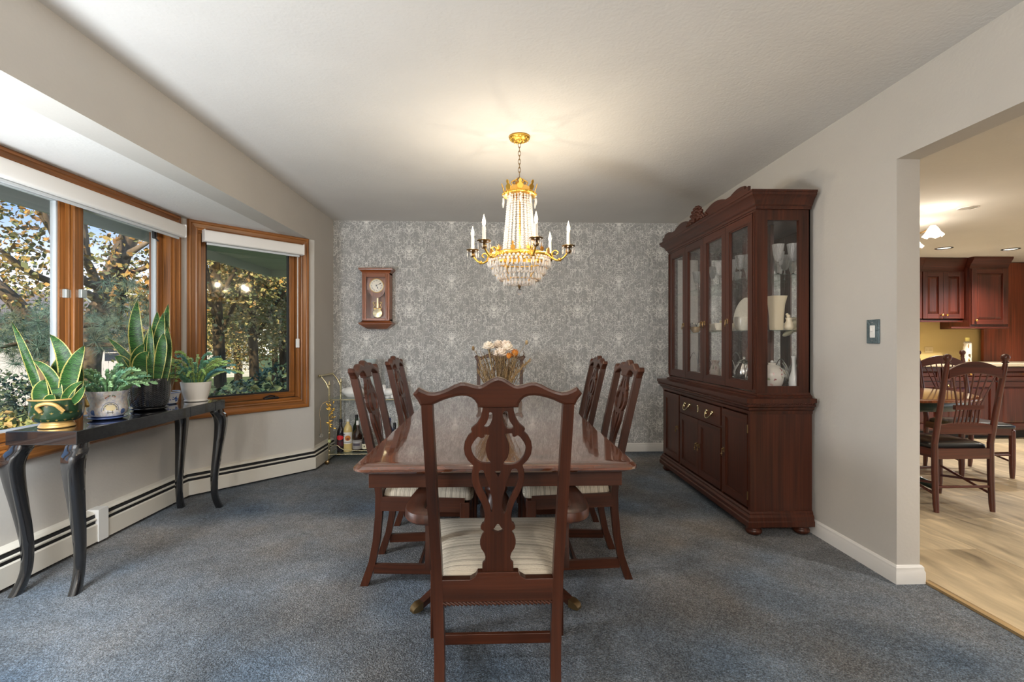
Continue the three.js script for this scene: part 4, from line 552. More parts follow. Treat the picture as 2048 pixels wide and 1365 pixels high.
    const b = part(arm, 'bulb', lathe([[0, 0], [.006, .001], [.0085, .012], [.0105, .024], [.0085, .040], [.004, .056], [.0008, .070], [0, .071]], 16).translate(q(R, 0).x, 1.833, q(R, 0).z), flameMat, 'lit flame-shaped bulb');
    const L = new THREE.PointLight(rgb(1, .86, .66), .30); L.position.copy(q(R, 1.862)); L.castShadow = true; L.shadow.radius = .5; t.add(L);
  }
}
// ---------- wall clock ----------
{
  const o = V(-1.221, 1.302, 5.078), t = thing('wall_clock', 'reddish wood pendulum wall clock on the grey wallpaper', 'clock', o), W = M.clockwood; // local z towards the room
  const w = .142, D = .115;
  part(t, 'case', grains([b6(-w, -w + .014, .085, .575, 0, D), b6(w - .014, w, .085, .575, 0, D), b6(-w, w, .085, .575, 0, .008), b6(-w, w, .085, .10, 0, D), b6(-w, w, .56, .575, 0, D)], 1), W);
  const slab = (pr) => loft([[-1, 1], [1, 1]].map(([s]) => pr.map(([u, y, d]) => [s * (w + u), y, d])), true, true, .4);
  part(t, 'cornice', grain(loft([[0, .575], [.004, .585], [.018, .598], [.028, .604], [.030, .614], [.030, .623]].map(([u, y]) => [[-w - u, y, 0], [-w - u, y, D + u], [w + u, y, D + u], [w + u, y, 0]]), true, true, .3), 0), W);
  part(t, 'base_moulding', grain(loft([[-.055, 0], [-.04, .004], [.028, .052], [.030, .062], [.010, .072], [0, .085]].map(([u, y]) => [[-w - u, y, 0], [-w - u, y, D + u], [w + u, y, D + u], [w + u, y, 0]]), true, true, .3), 0), W);
  const dr = part(t, 'door', grains([r6(-w + .002, -w + .045, .088, .572, D, D + .016), r6(w - .045, w - .002, .088, .572, D, D + .016), r6(-w + .045, w - .045, .53, .572, D, D + .016), r6(-w + .045, w - .045, .088, .112, D, D + .016)]), W);
  part(dr, 'half_round_trim', [-1, 1].flatMap(s => [cyl(.0065, .0065, .46, s * (w - .024), .10, D + .016, 10), sph(.006, s * (w - .024), .125, D + .022, 8, 6)]), W);
  part(dr, 'glass_pane', b6(-w + .045, w - .045, .112, .53, D + .004, D + .007), M.pane);
  part(t, 'dial_board', grain(ext([[-.097, .37], [-.09, .345], ...Array.from({ length: 13 }, (_, i) => { const a = Math.PI + i / 12 * Math.PI; return [Math.cos(a) * .078, .40 + Math.sin(a) * .078]; }), [.09, .345], [.097, .37], [.097, .53], [-.097, .53]], .008).translate(0, 0, D - .035)), W);
  const dial = canvasTex(512, 512, (g) => { g.fillStyle = '#efe8d8'; g.fillRect(0, 0, 512, 512); g.translate(256, 256); g.strokeStyle = '#c9b27a'; g.lineWidth = 12; g.beginPath(); g.arc(0, 0, 244, 0, 7); g.stroke(); g.fillStyle = '#2a2622'; g.textAlign = 'center'; g.textBaseline = 'middle'; g.font = 'bold 52px serif'; ['XII', 'I', 'II', 'III', 'IIII', 'V', 'VI', 'VII', 'VIII', 'IX', 'X', 'XI'].forEach((n, i) => { g.save(); g.rotate(i * Math.PI / 6); g.translate(0, -186); if (i > 3 && i < 9) g.rotate(Math.PI); g.fillText(n, 0, 0); g.restore(); }); for (let i = 0; i < 60; i++) { g.save(); g.rotate(i * Math.PI / 30); g.fillRect(-1.5, -226, 3, i % 5 ? 7 : 12); g.restore(); } });
  part(t, 'dial', planar(cyl(.070, .070, .004, 0, 0, 0, 48).rotateX(Math.PI / 2).translate(0, .448, D - .026), (x, y) => [(x + .070) / .14, (y - .448 + .070) / .14]), std({ map: dial, roughness: .5 }), 'cream dial with roman numerals');
  part(t, 'bezel', new THREE.TorusGeometry(.071, .004, 8, 48).translate(0, .448, D - .022), M.brass);
  const hand = (L, wd, ang) => ext([[-wd * .4, -.012], [wd * .4, -.012], [wd * .35, L * .55], [wd, L * .68], [0, L], [-wd, L * .68], [-wd * .35, L * .55]], .0015).rotateZ(-ang).translate(0, .448, D - .018);
  part(t, 'hand', hand(.058, .005, Math.PI * 2 * 10.5 / 60), M.dark, 'long minute hand'); part(t, 'hand', hand(.038, .0065, Math.PI * 2 * 5.18 / 12), M.dark, 'short hour hand');
  part(t, 'pendulum', [r6(-.008, .008, .22, .38, .05, .054, .001), lathe([[0, -.004], [.046, -.003], [.05, 0], [.046, .004], [0, .008]], 36).rotateX(Math.PI / 2).translate(0, .165, .056)], M.palebrass, 'brass pendulum with round bob');
  part(t, 'lyre', [-1, 1].flatMap(s => [tube([[s * .012, .21, .055], [s * .042, .225, .055], [s * .03, .25, .055], [s * .045, .275, .055], [s * .024, .282, .055]], .005, 20, 6)]).concat([r6(-.038, .038, .205, .213, .05, .06, .001), rod([-.014, .212, .055], [-.014, .272, .055], .002), rod([.014, .212, .055], [.014, .272, .055], .002)]), M.brass, 'brass lyre ornament');
}
// ---------- light switch ----------
{
  const t = thing('light_switch', 'ornate pewter-blue switch plate with white toggle beside the kitchen opening', 'light switch', V(XR - .0005, 1.228, 2.41), -Math.PI / 2);
  const relief = dataTex(128, 128, (u, v) => { const a = fbm(u, v, 9, 12, 3); return a > .5 ? 1 : a * 1.4; }, false, [.08, .12]);
  const g = planar(rb(.082, .124, .008, .003, 0, 0, .004), (x, y) => [x, y]);
  part(t, 'plate', g, std({ color: rgb(.14, .19, .21), metalness: .5, roughness: .5, bumpMap: relief, bumpScale: .003 })); part(t, 'rocker', r6(-.016, .016, -.032, .032, .006, .0105, .002), M.white); part(t, 'toggle', rb(.008, .022, .012, .003, 0, .012, .014), M.white); part(t, 'screw', [cyl(.003, .003, .002, 0, 0, 0, 10).rotateX(Math.PI / 2).translate(0, .047, .008), cyl(.003, .003, .002, 0, 0, 0, 10).rotateX(Math.PI / 2).translate(0, -.047, .008)], M.silver);
}
// ---------- bar cart in the corner ----------
const CX0 = -1.585, CX1 = -.925, CF0 = 4.64, CF1 = 4.985, CS0 = .105, CS1 = .625;
{
  const o = V((CX0 + CX1) / 2, 0, (CF0 + CF1) / 2), t = thing('bar_cart', 'brass bar cart with two glass shelves in the corner by the wallpaper', 'bar cart', o), hx = (CX1 - CX0) / 2, hz = (CF1 - CF0) / 2, B = M.palebrass;
  for (const sx of [-1, 1]) for (const sz of [-1, 1]) {
    part(t, 'post', [cyl(.009, .009, .70, sx * hx, .055, sz * hz, 12), ...[.09, .13, .30, .47, .60, .66].map(y => sph(.0125, sx * hx, y, sz * hz, 10, 8)), lathe([[0, .75], [.011, .752], [.013, .765], [.006, .776], [.009, .785], [0, .80]], 12).translate(sx * hx, 0, sz * hz)], B);
    part(t, 'caster', [lathe([[0, .0], [.02, 0], [.02, .016], [0, .016]], 18).rotateX(Math.PI / 2).translate(sx * hx - .018, .02, sz * hz - .008), rod([sx * hx, .058, sz * hz], [sx * hx - .01, .024, sz * hz], .008, .006)], M.oldbrass);
  }
  for (const y of [CS0, CS1]) {
    part(t, 'shelf', b6(-hx, hx, y - .006, y, -hz, hz), M.shelfglass, 'glass shelf');
    part(t, 'shelf_rail', [rod([-hx, y - .008, hz + .006], [hx, y - .008, hz + .006], .0045), rod([-hx, y - .008, -hz - .006], [hx, y - .008, -hz - .006], .0045), rod([-hx - .006, y - .008, -hz], [-hx - .006, y - .008, hz], .0045), rod([hx + .006, y - .008, -hz], [hx + .006, y - .008, hz], .0045)], B);
    part(t, 'gallery_rail', y === CS0 ? [tube([[-hx, y + .075, hz], [-hx + .08, y + .075, hz], [-hx + .12, y + .042, hz], [hx - .12, y + .042, hz], [hx - .08, y + .075, hz], [hx, y + .075, hz]], .003, 40, 6)] : [rod([-hx, y + .05, -hz], [hx, y + .05, -hz], .003)], B);
  }
  part(t, 'push_handle', [rod([-hx - .085, .845, -hz - .01], [-hx - .085, .845, hz + .01], .010, .010, 10), ...[-1, 1].map(s => tube([[-hx, .69, s * hz], [-hx - .02, .76, s * hz], [-hx - .06, .82, s * hz], [-hx - .085, .845, s * hz]], .006, 14, 7)), sph(.014, -hx - .085, .845, hz + .014, 10, 8)], B, 'brass push handle');
}
{ // crystal garland hung on the cart post
  const t = thing('crystal_garland', 'gold leaf garland with hanging crystal drops on the cart post', 'ornament', V(CX0, .11, CF0 - .022));
  part(t, 'wire', [tube([[0, .50, 0], [-.05, .47, .02], [-.075, .40, .02], [-.07, .34, .02]], .0018, 22, 5), tube([[0, .44, 0], [.03, .38, .012], [.015, .30, .012], [.02, .17, .012]], .0018, 22, 5), tube([[-.07, .34, .02], [-.065, .24, .02], [-.06, .20, .02]], .0012, 12, 5)], M.gilt);
  const lv = []; for (let i = 0; i < 26; i++) { const y = rr(.24, .50), g = new THREE.SphereGeometry(.012, 6, 5).scale(1.4, .5, .25).rotateZ(rr(-1.5, 1.5)).translate(rr(-.012, .065), y, rr(.012, .03)); lv.push(g); } part(t, 'gold_leaves', lv, M.gilt).userData.kind = 'stuff';
  for (const [x, y, z, r] of [[-.06, .175, .02, .018], [.03, .41, .02, .014], [.055, .29, .03, .013]]) part(t, 'crystal_drop', new THREE.IcosahedronGeometry(r, 1).translate(x, y, z), M.glass);
  part(t, 'green_bead', sph(.017, .018, .12, .02, 12, 8), phy({ color: rgb(.62, .66, .30), roughness: .2, transmission: .4, thickness: .01 }));
  const bd = []; for (let i = 0; i < 14; i++) bd.push(new THREE.IcosahedronGeometry(.0045, 0).translate(-.05 - .025 * Math.sin(i / 13 * 2.4), .47 - i * .011, .02)); part(t, 'bead_string', bd, M.crystal);
}
{ // bottles
  const lab = (bg, draw) => canvasTex(256, 256, (g) => { g.fillStyle = bg; g.fillRect(0, 0, 256, 256); draw(g); });
  const bottle = (label, x, f, prof, glass, capY, cap, labels) => { const t = thing('bottle', label, 'bottle', V(x, CS0, f), 0, 'bottles on the lower cart shelf'); part(t, 'glass', lathe(prof, 28), glass); const top = prof[prof.length - 1]; part(t, 'cap', cyl(cap[0], cap[0] * .96, cap[1], 0, capY, 0, 16), cap[2]); for (const [r, y0, y1, m] of labels) { const g = new THREE.CylinderGeometry(r, r, y1 - y0, 28, 1, true, -1.35, 2.7).translate(0, (y0 + y1) / 2, 0); part(t, 'label', g, m); } return t; };
  const G = (r, g, b, tr = .35) => phy({ color: rgb(r, g, b), roughness: .08, transmission: tr, thickness: .03, ior: 1.5, clearcoat: .6 });
  const wine = [[0, 0], [.036, 0], [.038, .006], [.038, .18], [.034, .205], [.018, .235], [.0145, .25], [.0145, .30], [0, .30]];
  const red = std({ map: lab('#181014', g => { g.fillStyle = '#c8202a'; g.beginPath(); g.ellipse(128, 60, 90, 44, 0, 0, 7); g.fill(); g.fillStyle = '#6a1a28'; for (let i = 0; i < 6; i++) g.fillRect(50 + i * 28, 130, 12, 90); }), roughness: .5, side: THREE.DoubleSide });
  bottle('black wine bottle with red oval label and round tag on the cart', -1.50, 4.72, wine, G(.012, .010, .014, .1), .285, [.0155, .03, M.dark], [[.0386, .04, .17, red]]);
  const yel = std({ map: lab('#d8d4cc', g => { g.fillStyle = '#c07a30'; g.beginPath(); g.arc(150, 130, 60, 0, 7); g.fill(); g.fillStyle = '#33415c'; g.fillRect(20, 40, 70, 20); g.fillRect(20, 80, 60, 12); g.fillStyle = '#7a3a20'; g.beginPath(); g.arc(150, 150, 28, 0, 7); g.fill(); g.fillStyle = '#33415c'; g.fillRect(20, 220, 216, 12); }), roughness: .5, side: THREE.DoubleSide });
  bottle('pale yellow liqueur bottle with white pictured label on the cart', -1.435, 4.73, [[0, 0], [.04, 0], [.043, .006], [.043, .20], [.036, .235], [.018, .262], [.015, .272], [.015, .29], [0, .29]], phy({ color: rgb(.66, .50, .20), roughness: .2, clearcoat: .6 }), .288, [.014, .024, M.white], [[.0436, .08, .19, yel]]);
  const gry = std({ map: lab('#8f8a86', g => { g.fillStyle = '#c9c9cc'; g.fillRect(20, 50, 216, 18); g.fillStyle = '#4a4450'; g.fillRect(60, 100, 136, 60); }), roughness: .5, side: THREE.DoubleSide });
  bottle('dark brandy bottle with a long white stopper and grey label on the cart', -1.345, 4.74, [[0, 0], [.045, 0], [.048, .006], [.046, .12], [.05, .155], [.036, .19], [.018, .215], [.014, .23], [.014, .255], [0, .255]], G(.03, .012, .006, .25), .235, [.013, .06, M.white], [[.0488, .025, .115, gry]]);
  bottle('small black bottle with a cream label on the cart', -1.27, 4.73, [[0, 0], [.026, 0], [.028, .005], [.028, .10], [.012, .135], [.011, .16], [0, .16]], G(.01, .01, .012, .1), .155, [.012, .018, M.dark], [[.0286, .025, .075, std({ map: lab('#d9d2b4', g => { g.fillStyle = '#333'; g.fillRect(110, 80, 36, 90); }), roughness: .5, side: THREE.DoubleSide })]]);
  bottle('tall dark green wine bottle at the back of the cart', -1.40, 4.90, wine.map(([r, y]) => [r, y * 1.06]), G(.01, .03, .012, .15), .30, [.0155, .03, M.dark], []);
  bottle('black squat bottle behind the brandy on the cart', -1.27, 4.86, [[0, 0], [.04, 0], [.042, .006], [.042, .13], [.02, .18], [.016, .20], [.016, .22], [0, .22]], G(.008, .008, .01, .1), .215, [.018, .02, M.dark], []);
  bottle('cobalt blue wine bottle at the middle of the cart', -1.045, 4.78, wine, G(.015, .04, .22, .4), .285, [.0155, .03, phy({ color: rgb(.03, .05, .16), roughness: .4 })], []);
  bottle('black wine bottle beside the cobalt blue bottle', -.985, 4.74, wine.map(([r, y]) => [r, y * .86]), G(.01, .012, .02, .1), .245, [.0155, .028, M.dark], []);
}
{ // on the cart's upper shelf
  const s = CS1;
  const sw = thing('swan_tureen', 'white porcelain swan dish with a lid on the upper cart shelf', 'dish', V(-1.40, s, 4.80)); part(sw, 'bowl', lathe([[0, 0], [.05, 0], [.06, .008], [.085, .035], [.088, .055], [.07, .085], [.05, .10], [0, .108]], 30).scale(1.2, 1, .9), M.white); part(sw, 'neck', tube([[.05, .08, 0], [.06, .13, 0], [.045, .18, 0], [.02, .195, 0], [.0, .185, 0]], .013, 20, 9), M.white); part(sw, 'tail', sph(.035, -.085, .075, 0, 10, 8).scale(1, .8, .7), M.white);
  const dv = thing('dove_figurine', 'small white porcelain dove on the upper cart shelf', 'figurine', V(-1.05, s, 4.76)); part(dv, 'body', new THREE.SphereGeometry(.05, 18, 12).scale(1.25, .8, .8).translate(.01, .05, 0), M.white); part(dv, 'head', [sph(.022, -.045, .105, 0, 12, 10), new THREE.ConeGeometry(.006, .018, 8).rotateZ(Math.PI / 2).translate(-.072, .104, 0), rod([-.035, .06, 0], [-.044, .10, 0], .024, .017, 12)], M.white); part(dv, 'tail', new THREE.ConeGeometry(.03, .07, 10).scale(1, 1, .5).rotateZ(-1.1).translate(.075, .075, 0), M.white); part(dv, 'foot', cyl(.03, .03, .012, 0, 0, 0, 16), M.white);
  const pt = thing('frosted_vase', 'tall frosted glass vase with a wide mouth on the upper cart shelf', 'vase', V(-1.26, s, 4.88)); part(pt, 'body', lathe([[0, 0], [.04, 0], [.045, .01], [.06, .08], [.05, .16], [.035, .24], [.04, .31], [.066, .37], [.063, .37], [.037, .31], [.031, .24], [.046, .16], [.056, .08], [0, .014]], 32), phy({ color: rgb(.86, .93, .93), roughness: .35, transmission: .7, thickness: .004, ior: 1.45 }));
  const ch = thing('glass_cloche', 'large clear glass cloche behind the dove on the upper cart shelf', 'cloche', V(-1.06, s, 4.90)); part(ch, 'dome', lathe([[.105, 0], [.105, .03], [.088, .16], [.08, .25], [.075, .32], [.055, .37], [.0, .39], [0, .387], [.053, .367], [.072, .32], [.077, .25], [.085, .16], [.102, .03], [.102, 0]], 36), M.glass);
  single('white_box', 'small white lidded box beside the dove on the cart', 'box', [rb(.07, .032, .05, .006, 0, .016, 0)], M.white, V(-.975, s, 4.70));
  single('glass_dish', 'shallow clear glass dish beside the swan on the cart', 'dish', lathe([[0, 0], [.03, 0], [.05, .018], [.048, .018], [.03, .004], [0, .004]], 24), M.glass, V(-1.25, s, 4.70));
}
// ---------- potted plants on the console ----------
const TOPY = .7625;
const snakeTex = canvasTex(128, 512, (g, w, h) => { g.fillStyle = '#4c8136'; g.fillRect(0, 0, w, h); for (let y = 0; y < h; y += 3) { const a = .25 + .5 * vnoise(y * .09, 2.2, 999, 9); g.strokeStyle = `rgba(18,44,24,${a})`; g.lineWidth = 2 + 3 * rnd(); g.beginPath(); g.moveTo(0, y); for (let x = 0; x <= w; x += 12) g.lineTo(x, y + rr(-4, 4)); g.stroke(); } for (const [x0, x1] of [[0, 10], [w - 10, w]]) { g.fillStyle = '#c2b96a'; g.beginPath(); g.moveTo(x0 ? w : 0, 0); for (let y = 0; y <= h; y += 8) g.lineTo(x0 ? x0 + rr(-3, 3) : x1 + rr(-3, 3), y); g.lineTo(x0 ? w : 0, h); g.fill(); } });
M.snake = phy({ map: snakeTex, color: rgb(.72, .72, .72), roughness: .5, clearcoat: .12, clearcoatRoughness: .3, specularIntensity: .6 });
function swordLeaf(b, m, e, w, face, cup = .25) { // b base, m middle, e tip, widest near the middle; face = direction the blade looks
  const c = new THREE.QuadraticBezierCurve3(v3(...b), v3(...m), v3(...e)), n = 16, P = [], UV = [], secs = []; const F = v3(...face).normalize();
  for (let i = 0; i <= n; i++) { const s = i / n, p = c.getPoint(s), t = c.getTangent(s), sd = t.clone().cross(F).normalize(), nr = sd.clone().cross(t).normalize(); const ww = w * Math.max(.02, (s < .45 ? .62 + .38 * Math.sin(s / .45 * 1.57) : Math.pow(Math.max(0, 1 - Math.pow((s - .45) / .55, 2.2)), .8))); secs.push([-1, -.5, 0, .5, 1].map(k => p.clone().addScaledVector(sd, k * ww / 2).addScaledVector(nr, cup * ww * k * k * .5 + .004 * Math.sin(s * 9 + k * 2)))); }
  const pos = [], uv = []; const put = (v, a, bb) => { pos.push(v.x, v.y, v.z); uv.push(a, bb); };
  for (const [th, fl] of [[0, 0], [-.0025, 1]]) for (let i = 0; i < n; i++) for (let k = 0; k < 4; k++) { const q = [[i, k], [i, k + 1], [i + 1, k + 1], [i + 1, k]].map(([a, b2]) => [secs[a][b2].clone().addScaledVector(F, th), b2 / 4, a / n]); const idx = fl ? [0, 2, 1, 0, 3, 2] : [0, 1, 2, 0, 2, 3]; for (const z of idx) put(...q[z]); }
  const g = new THREE.BufferGeometry(); g.setAttribute('position', new THREE.Float32BufferAttribute(pos, 3)); g.setAttribute('uv', new THREE.Float32BufferAttribute(uv, 2)); g.computeVertexNormals(); const nr = toCreasedNormals(g, 1.0); nr.setAttribute('uv', g.attributes.uv); return nr;
}
const soil = std({ color: rgb(.06, .04, .025), roughness: 1, map: barkTex });
const VIEW = [.62, .05, .78]; // roughly back towards the room
{ // green and gold cachepot with a snake plant
  const t = thing('snake_plant', 'snake plant with yellow edged leaves in a green and gold footed pot', 'plant', V(-2.125, TOPY, 2.405));
  part(t, 'foot', lathe([[0, 0], [.066, 0], [.070, .006], [.064, .016], [.058, .022], [.066, .028], [0, .028]], 36), M.giltglaze = phy({ color: rgb(.62, .38, .13), metalness: .6, roughness: .3 }), 'gilt foot');
  const gold = canvasTex(1024, 256, (g, w, h) => { g.fillStyle = '#1d3320'; g.fillRect(0, 0, w, h); g.fillStyle = '#8f7038'; for (let r = 0; r < 3; r++) for (let i = 0; i < 18; i++) { const x = (i + (r % 2) / 2) * w / 18, y = 60 + r * 62; for (let k = 0; k < 3; k++) { g.save(); g.translate(x, y); g.rotate((k - 1) * .9); g.beginPath(); g.ellipse(0, -7, 2.2, 7, 0, 0, 7); g.fill(); g.restore(); } g.fillRect(x - 5, y + 2, 10, 2); } });
  part(t, 'pot', heightUV(lathe([[0, .024], [.060, .024], [.084, .036], [.098, .06], [.101, .09], [.099, .125], [.103, .135], [.099, .137], [.094, .125], [.09, .06], [0, .05]], 44), .14), phy({ map: gold, roughness: .18, clearcoat: 1, clearcoatRoughness: .05 }));
  part(t, 'rim', new THREE.TorusGeometry(.102, .0045, 8, 48).rotateX(Math.PI / 2).translate(0, .139, 0), M.giltglaze, 'gilt rim');
  part(t, 'handle', tube([[-.02, .085, .102], [-.03, .112, .112], [.0, .125, .114], [.035, .118, .112], [.062, .085, .098]].map(p => v3(...p).applyAxisAngle(v3(0, 1, 0), .35)), .009, 26, 9), M.giltglaze, 'gilt branch handle'); part(t, 'handle', tube([[-.02, .085, -.102], [-.03, .112, -.112], [.0, .125, -.114], [.035, .118, -.112], [.062, .085, -.098]], .009, 26, 9), M.giltglaze);
  part(t, 'soil', cyl(.093, .093, .01, 0, .112, 0, 30), soil);
  const L = [[[-.055, .11, .02], [-.09, .28, .02], [-.185, .51, .03], .036, VIEW], [[.0, .11, -.02], [.075, .32, -.02], [-.035, .45, .0], .066, VIEW], [[.045, .11, .0], [.035, .25, .0], [.128, .395, .0], .070, VIEW], [[.03, .11, .03], [.035, .26, .03], [-.075, .325, .04], .046, VIEW], [[-.05, .11, -.03], [-.055, .24, -.03], [.0, .37, -.04], .056, VIEW], [[-.02, .11, .05], [-.04, .17, .06], [-.005, .235, .06], .062, VIEW], [[-.08, .11, .0], [-.095, .16, .0], [-.07, .225, .0], .034, VIEW], [[.05, .11, -.04], [.06, .25, -.05], [.045, .36, -.05], .052, VIEW], [[.06, .11, .04], [.08, .19, .05], [.165, .225, .05], .030, VIEW], [[.07, .11, .02], [.12, .13, .03], [.155, .205, .03], .034, VIEW], [[.02, .11, .06], [.02, .14, .07], [.045, .165, .07], .05, VIEW]];
  for (const a of L) part(t, 'leaf', swordLeaf(...a), M.snake);
}
{ // black ribbed pot with the tall snake plant
  const t = thing('snake_plant', 'tall dense snake plant in a black ribbed ceramic pot with saucer', 'plant', V(-2.10, TOPY, 2.99));
  const ribs = dataTex(512, 128, (u, v) => { const a = (u * 26) % 1, d = Math.abs(a - .5) * 2; const z = Math.abs((((v * 16) + Math.abs(a - .5) * 2) % 1) - .5) * 2; return d > .9 ? 1 : .15 + .55 * z; }, false, [1, 1]);
  part(t, 'saucer', lathe([[0, 0], [.075, 0], [.092, .008], [.096, .016], [.09, .016], [0, .010]], 40), M.black);
  part(t, 'pot', heightUV(lathe([[0, .011], [.072, .011], [.094, .03], [.104, .07], [.108, .12], [.105, .17], [.102, .192], [.097, .192], [.099, .165], [.098, .05], [0, .04]], 60), .195), phy({ color: rgb(.022, .022, .024), roughness: .25, clearcoat: .8, clearcoatRoughness: .1, bumpMap: ribs, bumpScale: .02 }), 'ribbed herringbone glaze');
  part(t, 'soil', cyl(.096, .096, .01, 0, .165, 0, 30), soil);
  const L = [[[-.02, .16, -.02], [-.13, .40, -.02], [-.078, .665, -.01], .078, VIEW], [[.01, .16, -.05], [.0, .4, -.05], [.02, .60, -.04], .066, VIEW], [[.06, .16, -.02], [.055, .42, -.02], [.10, .645, -.02], .056, VIEW], [[.05, .16, .02], [.05, .36, .02], [.098, .59, .02], .064, VIEW], [[.085, .16, .0], [.115, .34, .0], [.105, .505, .0], .05, VIEW], [[.07, .16, .04], [.105, .36, .05], [.118, .465, .05], .058, VIEW], [[-.04, .16, .03], [-.06, .30, .03], [-.215, .435, .04], .046, VIEW], [[-.05, .16, .04], [-.10, .31, .05], [-.165, .325, .05], .056, VIEW], [[.0, .16, .06], [-.06, .31, .07], [.02, .40, .07], .070, VIEW], [[.02, .16, .07], [-.03, .30, .09], [.06, .355, .09], .078, VIEW], [[-.03, .16, .08], [-.06, .24, .10], [-.12, .26, .10], .05, VIEW], [[-.01, .16, .0], [-.02, .36, .0], [.01, .50, .0], .062, VIEW], [[.05, .16, .06], [.06, .33, .08], [.055, .52, .07], .040, VIEW], [[.02, .16, -.07], [.02, .4, -.08], [-.03, .55, -.08], .055, VIEW]];
  for (const a of L) part(t, 'leaf', swordLeaf(...a), M.snake);
}
function segmentPlant(t, n, y, spread, h, seg, mats, r0) { // arching jointed stems of flat links
  for (let i = 0; i < n; i++) {
    const a = i * 2.39996, f = Math.sqrt((i + .5) / n), out = spread * (.35 + .75 * f), hh = h * (1.1 - .55 * f) * rr(.85, 1.12), b = v3(Math.cos(a) * r0 * f, y, Math.sin(a) * r0 * f);
    const c = new THREE.QuadraticBezierCurve3(b, b.clone().add(v3(Math.cos(a) * out * .35, hh * 1.1, Math.sin(a) * out * .35)), b.clone().add(v3(Math.cos(a) * out, hh * (f > .8 ? .55 : .95), Math.sin(a) * out)));
    const l = [], L = c.getLength(), k = Math.max(3, Math.round(L / seg));
    for (let q = 0; q < k; q++) { const p = c.getPoint((q + .5) / k), d = c.getTangent((q + .5) / k); const g = new THREE.SphereGeometry(seg * .62, 7, 6).scale(.5, 1, .16); g.rotateY(rr(-1, 1)); g.applyQuaternion(new THREE.Quaternion().setFromUnitVectors(v3(0, 1, 0), d.normalize())); l.push(g.translate(p.x, p.y, p.z)); if (q && q < k - 0) for (const s of [-1, 1]) { const e = sph(seg * .16, 0, 0, 0, 5, 4); l.push(e.translate(p.x + s * seg * .25 * Math.sin(a), p.y + seg * .2, p.z + s * seg * .25 * Math.cos(a))); } }
    part(t, 'stem', l, mats[i % mats.length]);
  }
}
const cac = [rgb(.16, .30, .13), rgb(.24, .40, .18), rgb(.10, .22, .12)].map(c => phy({ color: c, roughness: .35, clearcoat: .5 })), cac2 = [rgb(.14, .34, .20), rgb(.30, .46, .12), rgb(.10, .27, .24), rgb(.42, .55, .20)].map(c => phy({ color: c, roughness: .35, clearcoat: .5 }));
{
  const t = thing('holiday_cactus', 'green holiday cactus in a flared blue and tan painted china pot', 'plant', V(-2.075, TOPY, 2.645));
  const tex = canvasTex(1024, 256, (g, w, h) => { g.fillStyle = '#aaa59f'; g.fillRect(0, 0, w, h); for (let i = 0; i < 900; i++) { g.fillStyle = ['rgba(120,124,150,.22)', 'rgba(190,160,130,.22)', 'rgba(205,203,200,.25)'][i % 3]; g.beginPath(); g.ellipse(rnd() * w, rnd() * h, rr(6, 22), rr(4, 14), rnd() * 3, 0, 7); g.fill(); } g.fillStyle = '#34436a'; g.fillRect(0, 222, w, 20); for (let k = 0; k < 4; k++) { const x = 128 + k * 256; g.strokeStyle = '#6b6a70'; g.lineWidth = 7; g.beginPath(); g.arc(x, 165, 66, Math.PI * .95, Math.PI * 2.05); g.stroke(); g.fillStyle = '#b9a781'; for (let i = 0; i < 9; i++) { g.beginPath(); g.ellipse(x + rr(-30, 30), 150 + rr(-22, 16), rr(12, 22), rr(10, 18), 0, 0, 7); g.fill(); } for (let i = 0; i < 14; i++) { const a = Math.PI * (1 + i / 13); g.fillStyle = i % 2 ? '#4b4438' : '#7b7350'; g.beginPath(); g.arc(x + Math.cos(a) * 52, 165 + Math.sin(a) * 52, 6, 0, 7); g.fill(); } g.fillStyle = '#3a3630'; g.fillRect(x - 26, 186, 52, 5); g.fillRect(x - 20, 170, 4, 30); g.fillRect(x + 16, 170, 4, 30); g.fillStyle = '#46577f'; g.beginPath(); g.arc(x + 112, 185, 24, 0, 7); g.fill(); for (let i = 0; i < 10; i++) { g.fillStyle = ['#8a5a44', '#5c6a54'][i % 2]; g.beginPath(); g.arc(x + rr(-40, 40), 52 + rr(-14, 14), 6, 0, 7); g.fill(); } } });
  part(t, 'saucer', lathe([[0, 0], [.06, 0], [.082, .008], [.086, .014], [.08, .014], [0, .008]], 36), phy({ color: rgb(.07, .10, .22), roughness: .2, clearcoat: .8 }), 'dark blue saucer');
  part(t, 'pot', heightUV(lathe([[0, .010], [.062, .010], [.07, .02], [.083, .035], [.087, .06], [.080, .10], [.086, .135], [.096, .153], [.091, .153], [.080, .13], [.074, .10], [.078, .05], [0, .03]].map(([r, y]) => [r * 1.02, y]), 44), .155), phy({ map: tex, roughness: .25, clearcoat: .7 }));
  part(t, 'soil', cyl(.078, .078, .01, 0, .125, 0, 26), soil); segmentPlant(t, 44, .13, .15, .15, .032, cac, .06);
}
{
  const t = thing('holiday_cactus', 'bushy blue-green holiday cactus in a plain white pot', 'plant', V(-2.075, TOPY, 3.405));
  part(t, 'pot', lathe([[0, 0], [.066, 0], [.072, .006], [.066, .012], [.070, .02], [.086, .08], [.094, .135], [.090, .135], [.08, .08], [.064, .03], [0, .025]], 44), phy({ color: rgb(.80, .75, .68), roughness: .35, clearcoat: .3 })); part(t, 'soil', cyl(.087, .087, .01, 0, .115, 0, 26), soil);
  segmentPlant(t, 50, .12, .22, .21, .030, cac2, .06);
}
